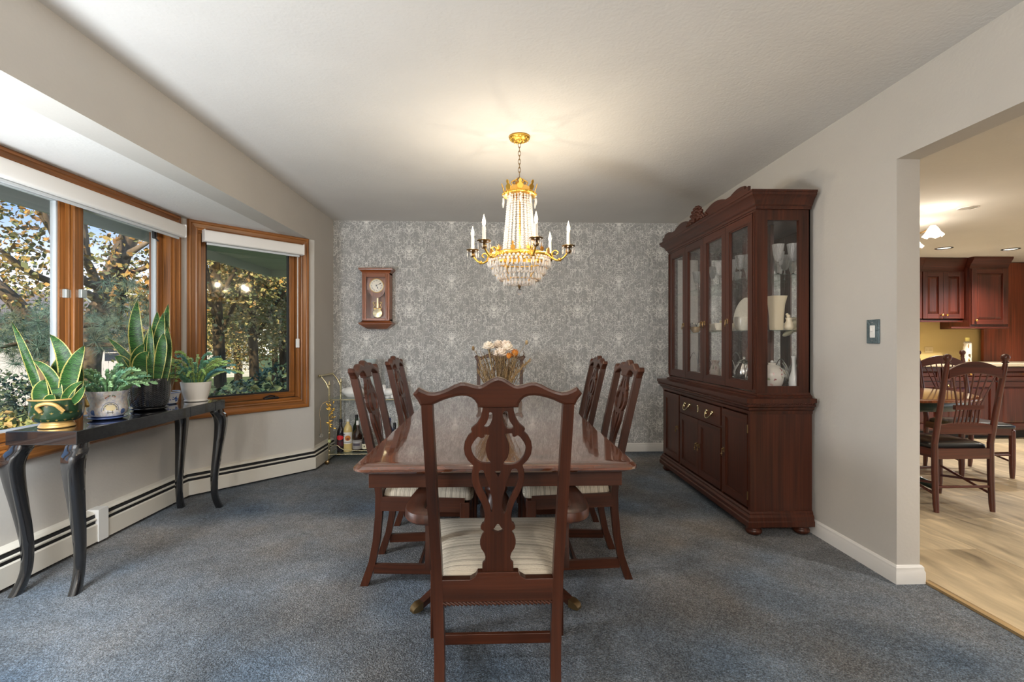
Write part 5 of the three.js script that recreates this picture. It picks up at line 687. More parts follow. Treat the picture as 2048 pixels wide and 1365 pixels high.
{
  const t = thing('jade_bonsai', 'spindly little leafy shrub in a small blue and white bowl', 'plant', V(-2.165, TOPY, 3.25));
  const tex = canvasTex(512, 128, (g, w, h) => { g.fillStyle = '#c9cbd0'; g.fillRect(0, 0, w, h); for (let i = 0; i < 50; i++) { g.fillStyle = ['#3f5fa5', '#6d86bd', '#2d4478'][i % 3]; g.beginPath(); g.ellipse(rnd() * w, 44 + rnd() * 70, rr(4, 14), rr(3, 10), rnd() * 3, 0, 7); g.fill(); } g.fillStyle = '#3f5fa5'; g.fillRect(0, 8, w, 6); g.fillRect(0, 118, w, 6); });
  part(t, 'pot', heightUV(lathe([[0, 0], [.046, 0], [.05, .005], [.055, .01], [.066, .06], [.076, .075], [.076, .084], [.07, .084], [.062, .06], [.05, .02], [0, .015]], 36), .085), phy({ map: tex, roughness: .25, clearcoat: .6 })); part(t, 'soil', cyl(.064, .064, .01, 0, .07, 0, 24), soil);
  const st = [], lv = [[], []]; for (let i = 0; i < 9; i++) { const a = i * 2.4, e = v3(Math.cos(a) * rr(.02, .08), rr(.2, .28), Math.sin(a) * rr(.02, .08)); const b = v3(Math.cos(a) * .02, .078, Math.sin(a) * .02); st.push(tube([b, b.clone().lerp(e, .5).add(v3(rr(-.01, .01), 0, rr(-.01, .01))), e], .0035, 10, 6)); for (let k = 0; k < 16; k++) { const p = b.clone().lerp(e, rr(.45, 1.1)).add(v3(rr(-.035, .035), rr(-.02, .03), rr(-.035, .035))); lv[k % 2].push(new THREE.SphereGeometry(.013, 6, 5).scale(1, .3, .7).rotateX(rr(-1, 1)).rotateY(rr(0, 6)).translate(p.x, p.y, p.z)); } }
  part(t, 'stems', st, std({ color: rgb(.25, .17, .10), roughness: .9 })); part(t, 'leaves', lv[0], cac2[1]).userData.kind = 'stuff'; part(t, 'leaves', lv[1], cac2[3]).userData.kind = 'stuff';
}
// ---------- kitchen ----------
{
  const W = M.kwood;
  const raised = (x0, x1, y0, y1, f, o, t, n = 'door', knob) => { // raised panel front, facing the camera side (-ahead)
    const w = Math.min(.06, (y1 - y0) * .28), fr = grains([r6(x0, x0 + w, y0, y1, -f, -f + .022, .003), r6(x1 - w, x1, y0, y1, -f, -f + .022, .003), r6(x0 + w, x1 - w, y1 - w, y1, -f, -f + .022, .003), r6(x0 + w, x1 - w, y0, y0 + w, -f, -f + .022, .003)]);
    const d = part(t, n, at0(fr, o), W); const rp = (e, z) => [[x0 + w + e, y0 + w + e, z], [x1 - w - e, y0 + w + e, z], [x1 - w - e, y1 - w - e, z], [x0 + w + e, y1 - w - e, z]];
    part(d, 'raised_panel', at0(grain(loft([rp(0, -f + .002), rp(0, -f + .006), rp(Math.min(.03, (y1 - y0) * .12), -f + .018)], true, true, .3), 1), o), W);
    if (knob) part(d, 'knob', at0(merge([sph(.014, knob[0], knob[1], -f + .042, 12, 8), cyl(.006, .006, .024, 0, 0, 0, 8).rotateX(Math.PI / 2).translate(knob[0], knob[1], -f + .02)]), o), M.brass, 'brass knob');
  };
  const F = 5.58, xs = [3.9, 4.62, 5.34, 6.02, 6.70, 7.16];
  for (let i = 0; i + 1 < xs.length; i++) {
    const a = xs[i], b = xs[i + 1], o = V((a + b) / 2, 0, 5.86), t = thing('base_cabinet', ['dark cherry base cabinet partly hidden by the kitchen chairs, first from the dining side', 'dark cherry base cabinet second from the dining side', 'dark cherry base cabinet below the wall outlet', 'dark cherry base cabinet below the tall upper cabinet', 'dark cherry base cabinet under the red wood panel'][i], 'cabinet', o, 0, 'kitchen base cabinets');
    part(t, 'body', at0(grain(bw(a + .001, b - .001, .10, .87, F + .001, 6.15), 1), o), W); part(t, 'toe_kick', at0(bw(a + .001, b - .001, 0, .10, F + .07, 6.1), o), M.dark);
    raised(a + .012, b - .012, .70, .858, F, o, t, 'drawer', [(a + b) / 2, .78]); raised(a + .012, b - .012, .125, .685, F, o, t, 'door', [a + .06, .64]);
  }
  single('countertop', 'cream laminate countertop along the back of the kitchen', 'countertop', [rb(3.30, .04, .62, .008, 0, .02, 0)], phy({ color: rgb(.72, .62, .44), roughness: .3, clearcoat: .3 }), V(5.53, .871, 5.85));
  const U = [[4.72, 5.34, 1.447, 2.06, 5.84], [5.342, 5.886, 1.447, 2.06, 5.84], [5.89, 6.39, 1.335, 2.09, 5.76]];
  U.forEach(([a, b, y0, y1, f], i) => {
    const o = V((a + b) / 2, y0, (f + 6.16) / 2), t = thing('wall_cabinet', ['dark cherry wall cabinet behind the dining room corner', 'dark cherry wall cabinet with one visible pair of doors', 'taller dark cherry wall cabinet beside the red wood panel'][i], 'cabinet', o, 0, 'kitchen wall cabinets');
    part(t, 'body', at0(grain(bw(a, b, y0, y1, f, 6.155), 1), o), W);
    if (i < 2) { const m = (a + b) / 2; raised(a + .006, m - .002, y0 + .012, y1 - .012, f, o, t, 'door', [m - .03, y0 + .06]); raised(m + .002, b - .006, y0 + .012, y1 - .012, f, o, t, 'door', [m + .03, y0 + .06]); } else raised(a + .012, b - .03, y0 + .05, y1 - .012, f, o, t, 'door', [a + .05, y0 + .10]);
    part(t, 'light_rail', at0(bw(a - (i === 2 ? .25 : 0), b, y0 - (i === 2 ? .0 : .03), y0 + .02, f - (i === 2 ? .015 : 0), f + .03), o), W);
    part(t, 'crown', at0(grain(loft([[0, y1], [.01, y1 + .03], [.03, y1 + .06], [.06, 2.195], [.065, 2.219]].map(([u, y]) => [[a, y, -f + u], [b, y, -f + u], [b, y, -f - .1], [a, y, -f - .1]].reverse()), true, true, .3), 0), o), W);
  });
  single('wood_panel', 'tall reddish wood end panel above the kitchen counter', 'panel', grain(bx(.78, 1.30, .04, 0, .65, 0), 1), M.kpanel, V(6.80, .912, 6.10));
  { const o = V(5.735, 1.062, 6.158), t = thing('wall_outlet', 'beige double wall outlet on the yellow kitchen wall', 'outlet', o); part(t, 'plate', rb(.115, .075, .006, .003, 0, 0, .003), std({ color: rgb(.62, .48, .24), roughness: .5 })); for (const s of [-1, 1]) part(t, 'socket', rb(.034, .03, .004, .008, s * .022, 0, .007), std({ color: rgb(.55, .42, .2), roughness: .5 })); }
  { const tex = canvasTex(256, 512, (g, w, h) => { g.fillStyle = '#d9d2c2'; g.fillRect(0, 0, w, h); for (let i = 0; i < 90; i++) { g.fillStyle = ['#8a6a3c', '#5a4a30', '#a88a4c'][i % 3]; g.beginPath(); g.ellipse(rnd() * w, rnd() * h, 10, 7, rnd() * 3, 0, 7); g.fill(); } }); const t = thing('patterned_bottle', 'patterned tall canister with yellow stopper on the kitchen counter', 'canister', V(6.005, .912, 5.90)); part(t, 'body', lathe([[0, 0], [.04, 0], [.042, .01], [.042, .24], [.034, .255], [.02, .26], [0, .26]], 24), phy({ map: tex, roughness: .3, clearcoat: .5 })); part(t, 'stopper', cyl(.02, .022, .05, 0, .26, 0, 16), std({ color: rgb(.75, .65, .2), roughness: .5 })); }
  // chairs
  const wood = M.kwood, turned = (x, z, y0, y1, r) => lathe([[0, y0], [r * .7, y0], [r * .85, y0 + .04], [r, y0 + .12], [r, y1 - .02], [r * .9, y1], [0, y1]], 16).translate(x, 0, z);
  const mk = (label, pos, turn) => {
    const t = thing('kitchen_chair', label, 'chair', pos, turn, 'kitchen chairs');
    const rake = (y) => -.19 - .10 * Math.pow(Math.max(0, (y - .45) / .6), 1.1);
    for (const s of [-1, 1]) {
      const st = [[.20, 0, -.205, .030], [.20, .05, -.20, .036], [.20, .25, -.192, .04], [.20, .47, -.19, .04], [.20, .60, rake(.6), .038], [.201, .80, rake(.8), .036], [.202, 1.0, rake(1.0), .032], [.202, 1.03, rake(1.03), .024]].map(([x, y, z, d]) => { const r = []; for (let k = 0; k < 12; k++) { const a = k / 12 * 6.2832; r.push([s * x + Math.cos(a) * d / 2, y, z - Math.sin(a) * d / 2]); } return r; });
      const p = part(t, 'back_post', grain(loft(st, true, true, .9), 1), wood); part(p, 'finial', lathe([[.011, 1.028], [.020, 1.034], [.012, 1.042], [.020, 1.052], [.025, 1.068], [.020, 1.084], [.006, 1.092], [0, 1.093]], 18).translate(s * .202, 0, rake(1.03)), wood);
      part(t, 'front_leg', grain(turned(s * .205, .20, 0, .42, .022), 1), wood); part(t, 'side_rail', grain(bx(.024, .06, .38, s * .203, .40, .005), 2), wood); part(t, 'side_stretcher', [rod([s * .2, .20, -.19], [s * .205, .14, .20], .009), rod([s * .2, .12, -.19], [s * .205, .22, .20], .009)], wood);
    }
    part(t, 'front_rail', grain(bx(.38, .06, .024, 0, .40, .20)), wood); part(t, 'back_rail', grain(bx(.38, .07, .024, 0, .40, -.19)), wood); part(t, 'back_stretcher', rod([-.2, .17, -.192], [.2, .17, -.192], .010), wood); part(t, 'front_stretcher', rod([-.2, .20, .20], [.2, .20, .20], .010), wood);
    const curveBar = (y0, y1, sag0, sag1, n = 14) => { const top = [], bot = []; for (let i = 0; i <= n; i++) { const x = -.186 + .372 * i / n, q = 1 - (x / .186) ** 2; top.push([x, y1 + sag1 * q]); bot.push([x, y0 + sag0 * q]); } return ext(bot.concat(top.reverse()), .02, .003); };
    part(t, 'crest_rail', grain(curveBar(.925, .985, .035, .055).translate(0, 0, rake(.97) - .01)), wood, 'arched crest rail'); part(t, 'lower_rail', grain(curveBar(.54, .60, -.0, .022).translate(0, 0, rake(.57) - .01)), wood); part(t, 'mid_block', grain(bx(.20, .03, .022, 0, .725, rake(.725))), wood);
    for (let k = 0; k < 7; k++) { const u = (k - 3) / 3; part(t, 'spindle', [rod([u * .082, .735, rake(.735)], [u * .155, .955 + .03 * (1 - u * u), rake(.96)], .0055, .0045), rod([u * .085, .61, rake(.61)], [u * .082, .72, rake(.72)], .0055)], wood); }
    part(t, 'seat', loft([[0, .43], [-.004, .438], [0, .455], [.02, .468], [.06, .476], [.12, .48], [.16, .481]].map(([i, y]) => roundTrap(.40, .44, -.165, .225, i, y, 13, .03)), true, true, 1.1), phy({ color: rgb(.010, .011, .012), roughness: .32, clearcoat: .4 }), 'black padded seat');
    return t;
  };
  mk('dark wood spindle-back chair with ball finials turned away from the dining room', V(3.232, 0, 3.40), Math.PI);
  mk('reddish spindle-back chair facing the dining room, between kitchen table and cabinets', V(4.245, 0, 4.18), -.10);
  { const o = V(3.25, 0, 4.05), t = thing('kitchen_table', 'round red-brown wooden kitchen table on a dark green pedestal', 'table', o); const green = phy({ color: rgb(.012, .030, .024), roughness: .3, clearcoat: .4 });
    part(t, 'table_top', planar(lathe([[0, .722], [.66, .722], [.69, .728], [.70, .738], [.69, .748], [.66, .752], [0, .752]], 64), (x, y, z) => [x, z]), phy({ color: rgb(.50, .14, .045), map: woodTex, roughness: .22, clearcoat: .8, clearcoatRoughness: .08 })); part(t, 'apron', lathe([[.60, .655], [.62, .655], [.62, .722], [.60, .722], [.60, .655]], 56), green);
    part(t, 'pedestal', lathe([[0, .08], [.09, .08], [.10, .16], [.07, .22], [.09, .32], [.075, .45], [.06, .55], [.12, .66], [0, .70]], 32), green); for (let k = 0; k < 4; k++) { const a = k * 1.5708 + .5; part(t, 'foot', tube([[.06, .16, 0], [.18, .15, 0], [.32, .07, 0], [.44, .032, 0]].map(p => v3(...p).applyAxisAngle(v3(0, 1, 0), a)), .03, 20, 8), green); } }
  // ceiling fixture with flower glass shades, partly hidden by the wall
  { const o = V(3.25, 0, 4.05), t = thing('kitchen_chandelier', 'kitchen ceiling light with ruffled glass flower shades', 'ceiling light', o);
    part(t, 'canopy', lathe([[0, 2.16], [.05, 2.17], [.08, 2.19], [.09, 2.219], [0, 2.219]], 28), M.oldbrass); part(t, 'stem', cyl(.012, .012, .12, 0, 2.05, 0, 10), M.oldbrass); part(t, 'bowl', lathe([[0, 2.10], [.05, 2.105], [.14, 2.135], [.19, 2.18], [.186, 2.183], [.135, 2.142], [0, 2.108]], 36), phy({ color: rgb(.95, .95, .92), transmission: .6, thickness: 0, roughness: .3 }), 'clear ribbed glass bowl');
    for (let k = 0; k < 5; k++) { const a = k * 1.2566 + .12, d = v3(Math.cos(a), 0, -Math.sin(a)), c = d.clone().multiplyScalar(.44); part(t, 'arm', tube([v3(0, 2.06, 0), d.clone().multiplyScalar(.2).setY(2.02), d.clone().multiplyScalar(.38).setY(2.05), c.clone().setY(2.08)], .007, 20, 7), M.oldbrass);
      const ring = (r, y, w) => { const l = []; for (let q = 0; q < 40; q++) { const b = q / 40 * 6.2832, rr2 = r * (1 + w * Math.cos(b * 6)); l.push([c.x + Math.cos(b) * rr2, y + w * .05 * Math.cos(b * 6), c.z - Math.sin(b) * rr2]); } return l; };
      part(t, 'flower_shade', loft([ring(.018, 2.085, 0), ring(.034, 2.06, .04), ring(.046, 2.03, .08), ring(.064, 2.00, .16), ring(.062, 1.999, .16), ring(.043, 2.03, .08), ring(.03, 2.06, .04)], true, false, 1), phy({ color: rgb(.98, .97, .94), transmission: .55, thickness: 0, roughness: .5, emissive: rgb(1, .9, .72), emissiveIntensity: .5 }), 'ruffled glass flower shade');
      part(t, 'bulb', sph(.02, c.x, 2.04, c.z, 12, 10), flameMat); const L = new THREE.PointLight(rgb(1, .88, .72), .26); L.position.set(c.x, 2.04, c.z); L.castShadow = true; L.shadow.radius = 1; t.add(L); } }
  for (const [x, f, i] of [[5.02, 5.2, 0], [5.83, 5.23, 1], [3.1, 1.2, 2], [4.6, 1.2, 2], [6.1, 1.2, 2], [5.6, 3.2, 2]]) { const t = thing('recessed_light', i === 1 ? 'round recessed kitchen ceiling light above the taller wall cabinet' : i === 2 ? 'added unseen recessed kitchen ceiling light over the open kitchen floor' : 'round recessed kitchen ceiling light above the paired wall cabinets', 'ceiling light', V(x, KH, f), 0, 'recessed kitchen lights'); part(t, 'trim_ring', new THREE.TorusGeometry(.072, .010, 8, 32).scale(1, 1, .7).rotateX(Math.PI / 2), M.darkmetal); part(t, 'lamp_lens', lathe([[0, -.004], [.05, -.003], [.066, .0], [0, .0]], 28), std({ color: rgb(.9, .9, .88), emissive: rgb(1, .92, .8), emissiveIntensity: 1.2 })); const L = new THREE.SpotLight(rgb(1, .94, .86), 11, 0, 1.1, .6); L.position.set(0, -.02, 0); L.target.position.set(0, -2, 0); L.castShadow = true; L.shadow.radius = 2; t.add(L, L.target); }  // those over the open floor are added out of view to brighten the kitchen
  { const t = thing('ceiling_speaker', 'round perforated grille flush in the kitchen ceiling', 'grille', V(3.69, KH, 3.62)); part(t, 'ring', new THREE.TorusGeometry(.062, .006, 8, 32).rotateX(Math.PI / 2), M.white); part(t, 'grille', cyl(.06, .06, .003, 0, -.003, 0, 28), std({ color: rgb(.30, .28, .25), roughness: .7 })); for (let k = 0; k < 4; k++) part(t, 'slat', bx(.1, .003, .006, 0, -.004, -.03 + k * .02), M.white); }
}
// ---------- unseen living room lamps added behind the camera as front fill ----------
{
  const mk = (x, f, I, label) => { const t = thing('added_pendant_lamp', label, 'lamp', V(x, 0, f)); part(t, 'canopy', lathe([[0, 2.41], [.05, 2.415], [.06, 2.439], [0, 2.439]], 24), M.palebrass); part(t, 'cord', cyl(.004, .004, .30, 0, 2.12, 0, 8), M.palebrass); part(t, 'globe_shade', sph(.17, 0, 1.96, 0, 28, 20), std({ color: rgb(.95, .93, .9), emissive: rgb(1, .92, .82), emissiveIntensity: 1.2, roughness: .5 }), 'glowing white glass globe'); const L = new THREE.PointLight(rgb(1, .945, .875), I); L.position.set(0, 1.96, 0); L.castShadow = true; L.shadow.radius = 8.5; t.add(L); };
  mk(-.75, -1.35, 6.5, 'added white glass globe pendant in the unseen living area on the bay side'); mk(1.0, -1.35, 6.5, 'added white glass globe pendant in the unseen living area on the kitchen side');
}
{ // unseen paper globe floor lamp, added to imitate daylight from the bay windows
  const t = thing('added_floor_lamp', 'added unseen floor lamp with a white paper globe, standing in for window daylight', 'lamp', V(-1.96, 0, 1.42)); part(t, 'base', lathe([[0, 0], [.13, 0], [.13, .012], [.02, .03], [0, .03]], 32), M.darkmetal); part(t, 'pole', cyl(.011, .011, .87, 0, .02, 0, 12), M.darkmetal); part(t, 'globe_shade', sph(.20, 0, 1.08, 0, 28, 20), std({ color: rgb(.95, .95, .95), emissive: rgb(.95, .98, 1), emissiveIntensity: 2, roughness: .8 }), 'glowing paper globe');
  const L = new THREE.PointLight(rgb(.87, .94, 1), 7); L.position.set(0, 1.08, 0); L.castShadow = true; L.shadow.radius = 10; t.add(L);
}
// ---------- outdoors ----------
const GY = -1.1;
struct('roof_eave', [bw(-3.25, -1.86, 2.235, 2.262, FN - 1, 7.07), bw(-3.27, -3.24, 2.13, 2.262, FN - 1, 7.09), bw(-3.27, -0.2, 2.13, 2.262, 7.06, 7.09), bw(-1.86, 0.2, 2.235, 2.262, 5.26, 7.07), ...Array.from({ length: 30 }, (_, i) => bw(-3.24, -2.5, 2.229, 2.236, FN - 1 + i * .38, FN - 1 + i * .38 + .37))].map(g => g.translate(0, -.02, 0)), std({ color: rgb(.56, .60, .60), roughness: .7 }));
struct('roof', [bw(-3.2, KX + .6, 2.74, 2.8, FN - 1, 7.0)], std({ color: rgb(.12, .11, .1), roughness: .9 }));
struct('lawn', planar(bx(160, .2, 160, 0, GY - .1, 0), (x, y, z) => [x, z]), std({ color: rgb(.22, .34, .09), map: grassTex, roughness: 1 }));
const P2 = (px, d) => { const a = Math.atan((px - 1024) / 960) + Math.PI / 90; return [Math.sin(a) * d, Math.cos(a) * d]; }; // bearing of a sight line, distance -> (x, ahead)
{ const [x, f] = P2(60, 15.5); const s = struct('driveway', bx(26, .04, 3.2, 0, GY + .0, 0), std({ color: rgb(.42, .41, .40), roughness: .9 })); s.position.set(x, 0, -f); s.rotation.y = .75; }
const leafGeo = (() => { const g = new THREE.BufferGeometry(); const p = [[0, 0, 0], [.35, .12, .4], [0, .0, 1], [0, 0, 0], [0, .0, 1], [-.35, .12, .4]]; g.setAttribute('position', new THREE.Float32BufferAttribute(p.flat(), 3)); g.setAttribute('uv', new THREE.Float32BufferAttribute(p.map(q => [q[0], q[2]]).flat(), 2)); g.computeVertexNormals(); return g; })();
const needleGeo = (() => { const l = []; for (let i = 0; i < 26; i++) { const a = i * 2.4, e = rr(-.4, 1.2); l.push(new THREE.ConeGeometry(.016, 1, 3, 1, true).translate(0, .5, 0).rotateX(1.57 - e).rotateY(a)); } return merge(l); })();
const leafMat = std({ color: 0xffffff, roughness: .75, side: THREE.DoubleSide });
const bark = std({ color: rgb(.50, .45, .38), map: barkTex, roughness: .95 }), darkbark = std({ color: rgb(.28, .23, .18), map: barkTex, roughness: .95 });
function foliage(parent, name, geo, pts, cols, s0, s1) { const m = new THREE.InstancedMesh(geo, leafMat, pts.length), q = new THREE.Quaternion(), e = new THREE.Euler(), c = new THREE.Color(); m.name = name; m.userData.kind = 'stuff'; m.castShadow = m.receiveShadow = true; pts.forEach((p, i) => { e.set(rr(0, 6.28), rr(0, 6.28), rr(0, 6.28)); q.setFromEuler(e); const s = rr(s0, s1); m.setMatrixAt(i, new THREE.Matrix4().compose(p, q, v3(s, s, s))); const k = cols[Math.floor(rnd() * cols.length)], v = rr(.75, 1.25); m.setColorAt(i, c.setRGB(k[0] * v, k[1] * v, k[2] * v)); }); parent.add(m); return m; }
function clumps(center, rad, n, per, spread) { const out = []; for (let i = 0; i < n; i++) { let x, y, z; do { x = rr(-1, 1); y = rr(-1, 1); z = rr(-1, 1); } while (x * x + y * y + z * z > 1); const c = v3(center[0] + x * rad[0], center[1] + y * rad[1], center[2] + z * rad[2]); for (let k = 0; k < per; k++) out.push(c.clone().add(v3(rr(-1, 1) * spread, rr(-1, 1) * spread, rr(-1, 1) * spread))); } return out; }
const limb = (pts, r0, r1) => { const c = new THREE.CatmullRomCurve3(pts.map(p => v3(...p))), secs = []; for (let i = 0; i <= 14; i++) { const p = c.getPoint(i / 14), t = c.getTangent(i / 14), a = Math.abs(t.y) > .9 ? v3(1, 0, 0) : v3(0, 1, 0), u = t.clone().cross(a).normalize(), w = u.clone().cross(t), r = r0 + (r1 - r0) * i / 14, s = []; for (let k = 0; k < 8; k++) { const b = k / 8 * 6.2832; s.push(p.clone().addScaledVector(u, Math.cos(b) * r).addScaledVector(w, Math.sin(b) * r).toArray()); } secs.push(s); } return grain(loft(secs, true, true, 1.2), 1); };
const autumn = [[.36, .26, .07], [.28, .23, .08], [.42, .24, .06], [.20, .22, .08], [.30, .18, .07], [.17, .20, .09]], oliveC = [[.34, .33, .13], [.44, .37, .16], [.24, .27, .12], [.48, .38, .18], [.36, .28, .14]], pineC = [[.10, .19, .15], [.13, .23, .19], [.07, .14, .11], [.16, .22, .14]], darkC = [[.05, .10, .06], [.08, .13, .08], [.04, .08, .07], [.10, .13, .06]], goldC = [[.38, .34, .10], [.28, .30, .10], [.42, .30, .12], [.20, .26, .10]];
const pt = (px, py, d) => { const [x, f] = P2(px, d); const dc = f * .99939 + x * .0349; return [x, 1.179 - (py - 682.5) * dc / 960, -f]; }; // a point on a sight line, at a distance
function tree(name, label, base, group) { return thing(name, label, 'tree', [base[0], GY, base[2]], 0, group); }
const rel = (o, p) => [p[0] - o.position.x, p[1] - o.position.y, p[2] - o.position.z];
{ // big sycamore seen through the second pane
  const b = pt(172, 700, 9), t = tree('sycamore_tree', 'grey-barked sycamore with a leaning trunk outside the triple window', b), R = (px, py, d) => rel(t, pt(px, py, d));
  part(t, 'trunk', limb([[0, 0, 0], R(178, 690, 9), R(205, 610, 9), R(238, 520, 9), R(268, 450, 9), R(300, 360, 9.2), R(340, 200, 9.5)], .17, .08), bark);
  part(t, 'branch', limb([R(214, 590, 9), R(245, 560, 9.1), R(240, 610, 9.3), R(232, 650, 9.4)].reverse(), .05, .09), bark);
  for (const l of [[R(205, 600, 9), R(170, 520, 8.6), R(110, 470, 8.2), R(60, 395, 8)], [R(215, 580, 9), R(165, 560, 8.4), R(130, 520, 8), R(95, 440, 7.8), R(70, 360, 7.6)], [R(238, 520, 9), R(270, 500, 8.8), R(320, 470, 8.7)], [R(205, 600, 9), R(130, 575, 8), R(60, 545, 7.6), R(0, 500, 7.4)], [R(225, 550, 9), R(262, 545, 9), R(330, 520, 9)], [R(170, 520, 8.6), R(160, 430, 8.4), R(125, 370, 8.3)]]) part(t, 'branch', limb(l, .065, .02), bark);
  const pts = []; const add = (px0, px1, py0, py1, n, per, sp) => { for (let i = 0; i < n; i++) { const c = v3(...R(rr(px0, px1), rr(py0, py1), rr(7.2, 9.6))); for (let k = 0; k < per; k++) pts.push(c.clone().add(v3(rr(-sp, sp), rr(-sp, sp), rr(-sp, sp)))); } };
  add(-120, 140, 330, 480, 46, 15, .20); add(-120, 150, 470, 590, 44, 13, .18); add(180, 330, 400, 520, 12, 12, .16); add(180, 330, 520, 640, 34, 16, .2); add(-400, -100, 250, 620, 60, 18, .3);
  foliage(t, 'foliage', leafGeo, pts, autumn, .05, .10);
}
{ const b = pt(30, 700, 13), t = tree('leaning_tree', 'pale leaning trunk with yellowing leaves behind the pine branches', b), R = (px, py, d) => rel(t, pt(px, py, d)); part(t, 'trunk', limb([R(90, 680, 13), R(60, 642, 13), R(25, 600, 13), R(-40, 540, 13), R(-120, 400, 13)], .16, .09), bark); part(t, 'root', limb([R(90, 680, 13), R(96, 740, 13), [R(98, 800, 13)[0], 0, R(98, 800, 13)[2]]], .17, .2), bark); foliage(t, 'foliage', leafGeo, clumps(R(0, 600, 13), [2.4, .9, 2.2], 110, 22, .3), goldC, .07, .13); }
{ // pine
  const b = pt(110, 700, 6.6), t = tree('pine_tree', 'blue-green pine with spreading boughs outside the triple window', b), R = (px, py, d) => rel(t, pt(px, py, d)); part(t, 'trunk', limb([[0, 0, 0], R(114, 700, 6.6), R(118, 640, 6.6)], .07, .04), darkbark);
  for (const l of [[R(112, 690, 6.6), R(60, 684, 6.4), R(-20, 700, 6.2)], [R(114, 660, 6.6), R(190, 650, 6.6), R(300, 670, 6.8)], [R(114, 645, 6.6), R(60, 640, 6.9), R(0, 650, 7)], [R(114, 690, 6.6), R(200, 690, 6.4), R(310, 690, 6.4)]]) part(t, 'branch', limb(l, .035, .012), darkbark);
  const pts = []; for (const [a, c, d, e, n] of [[-40, 140, 626, 705, 120], [60, 140, 610, 680, 60], [180, 330, 628, 700, 150], [20, 140, 690, 730, 40], [200, 300, 560, 620, 30]]) for (let i = 0; i < n; i++) pts.push(v3(...R(rr(a, c), rr(d, e), rr(6.1, 7.6)))); foliage(t, 'needle_clumps', needleGeo, pts, pineC, .09, .17);
}
{ const names = [['brown-leaved oak outside the angled window', 430, 11, 3.2, [1.5, 1.9, 1.4], 90, 0], ['olive-leaved oak in the middle of the angled window view', 500, 13, 3.0, [1.7, 2.1, 1.4], 120, 1], ['tall thin-trunked oak at the far edge of the angled window view', 560, 14, 3.2, [1.6, 2.3, 1.4], 110, 1], ['bushy oak low behind the angled window', 470, 17, 1.9, [2.6, 1.6, 1.6], 130, 1], ['spreading oak beyond the other oaks', 545, 20, 2.4, [3.2, 2.0, 2], 130, 0], ['dense oak between the two windows view', 385, 16, 2.4, [2.4, 2.2, 2], 110, 0]];
  for (const [l, px, d, h, rad, n, k] of names) { const b = pt(px, 700, d), t = tree('oak_tree', l, b, 'oaks beyond the bay'); const c = rel(t, [b[0], h, b[2]]); part(t, 'trunk', limb([[0, 0, 0], [.1, 1.2, 0], [c[0] * .5, c[1], c[2]], [.2, c[1] + rad[1] * .6, .1]], .15, .05), darkbark); for (let q = 0; q < 5; q++) { const a = q * 1.3; part(t, 'branch', limb([[.08, c[1] * .55 + q * .18, 0], [Math.cos(a) * rad[0] * .4, c[1] * .8 + q * .15, Math.sin(a) * rad[2] * .4], [Math.cos(a) * rad[0] * .85, c[1] + q * .2, Math.sin(a) * rad[2] * .8]], .05, .015), darkbark); } foliage(t, 'foliage', leafGeo, clumps(c, rad, Math.round(n * 1.5), 46, .26), k ? oliveC : autumn.concat(oliveC), .06, .12); } }
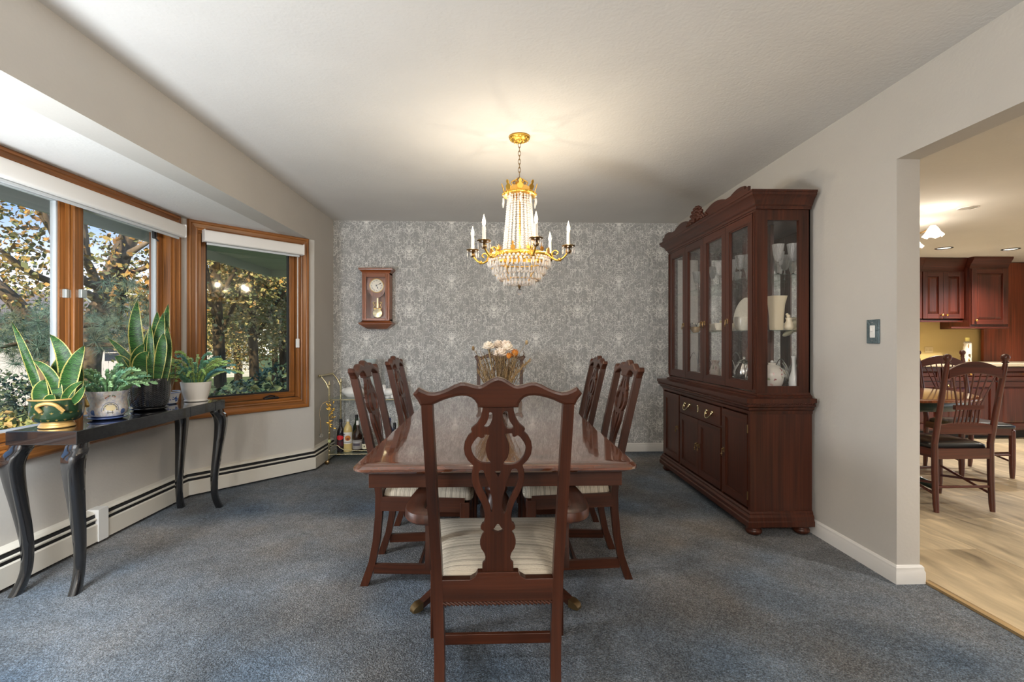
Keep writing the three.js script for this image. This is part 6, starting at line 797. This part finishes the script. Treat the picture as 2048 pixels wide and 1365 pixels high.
{ const sh = [['dark green yew shrub below the angled window', 455, 9, .75, 1.0], ['rounded green shrub below the far side of the angled window', 530, 10, .8, 1.1], ['golden green shrub at the lawn edge', 22, 11, .55, .75, 1], ['dark rounded shrub by the white fence', 28, 17, .8, 1.2], ['grey-green juniper close below the window sill', 20, 5.2, .55, .75, 2], ['second juniper beside the first under the sill', 75, 5.6, .5, .7, 2], ['low juniper behind the painted china pot', 230, 6.2, .6, .9, 2], ['wide hedge shrub under the oaks', 590, 12, .9, 1.3], ['broad shrub at the foot of the bushy oak', 400, 10, .8, 1.1]];
  for (const [l, px, d, h, w, k] of sh) { const b = pt(px, 760, d), t = thing('shrub', l, 'shrub', [b[0], GY, b[2]], 0, 'garden shrubs'); part(t, 'stem', [rod([0, 0, 0], [0, h, 0], .03, .02), rod([0, 0, 0], [.3 * w, h * .9, .1], .02, .01), rod([0, 0, 0], [-.3 * w, h * .9, -.1], .02, .01)], darkbark); foliage(t, 'foliage', k === 2 ? needleGeo : leafGeo, clumps([0, h * .95, 0], [w, h * .95, w], k === 2 ? 60 : 90, k === 2 ? 3 : 20, .16), k === 1 ? goldC : k === 2 ? pineC : darkC, .07, k === 2 ? .13 : .15); } }
{ // white house across the street
  const c = P2(120, 34), t = thing('house', 'white clapboard house with grey roof across the street', 'house', [c[0], GY, -c[1]], .72);
  const sid = std({ color: rgb(.68, .67, .65), roughness: .7 }), rf = std({ color: rgb(.19, .18, .18), roughness: .9 }), wn = phy({ color: rgb(.05, .06, .08), roughness: .1 });
  part(t, 'wall', b6(-9, 9, 0, 2.9, -6, 0), sid); for (let k = 0; k < 14; k++) part(t, 'clapboard', b6(-9, 9, .1 + k * .2, .28 + k * .2, 0, .02 + .01 * (k % 2)), sid);
  part(t, 'roof', ext([[-.7, 2.8], [3, 5.0], [6.7, 2.8]], 19, 0).rotateY(Math.PI / 2).translate(-9.5, 0, 0), rf);
  for (const x of [-6.5, -3.2, 2.2, 5.4]) { const w = part(t, 'window', b6(x - .55, x + .55, 1.0, 2.3, .03, .07), M.trim); part(w, 'pane', b6(x - .45, x + .45, 1.08, 1.62, .072, .08), wn); part(w, 'pane', b6(x - .45, x + .45, 1.68, 2.22, .072, .08), wn); }
  part(t, 'front_door', b6(-.5, .5, 0, 2.1, .03, .07), std({ color: rgb(.2, .06, .04), roughness: .5 }));
}
{ const c = P2(40, 24), t = thing('board_fence', 'white board fence beyond the lawn', 'fence', [c[0], GY, -c[1]], .75), m = std({ color: rgb(.68, .67, .65), roughness: .7 }), g = rb(.135, 1.5, .022, .004, 0, .76, 0, 1); for (let k = 0; k < 46; k++) { const o = part(t, 'board', g, m); o.position.x = -3.4 + k * .15; } part(t, 'rail', [bx(7, .09, .05, 0, .4, -.036), bx(7, .09, .05, 0, 1.2, -.036)], m); for (let k = 0; k < 4; k++) part(t, 'post', bx(.1, 1.6, .1, -3.4 + k * 2.25, .8, -.1), m); }
renderer.render(scene, camera);
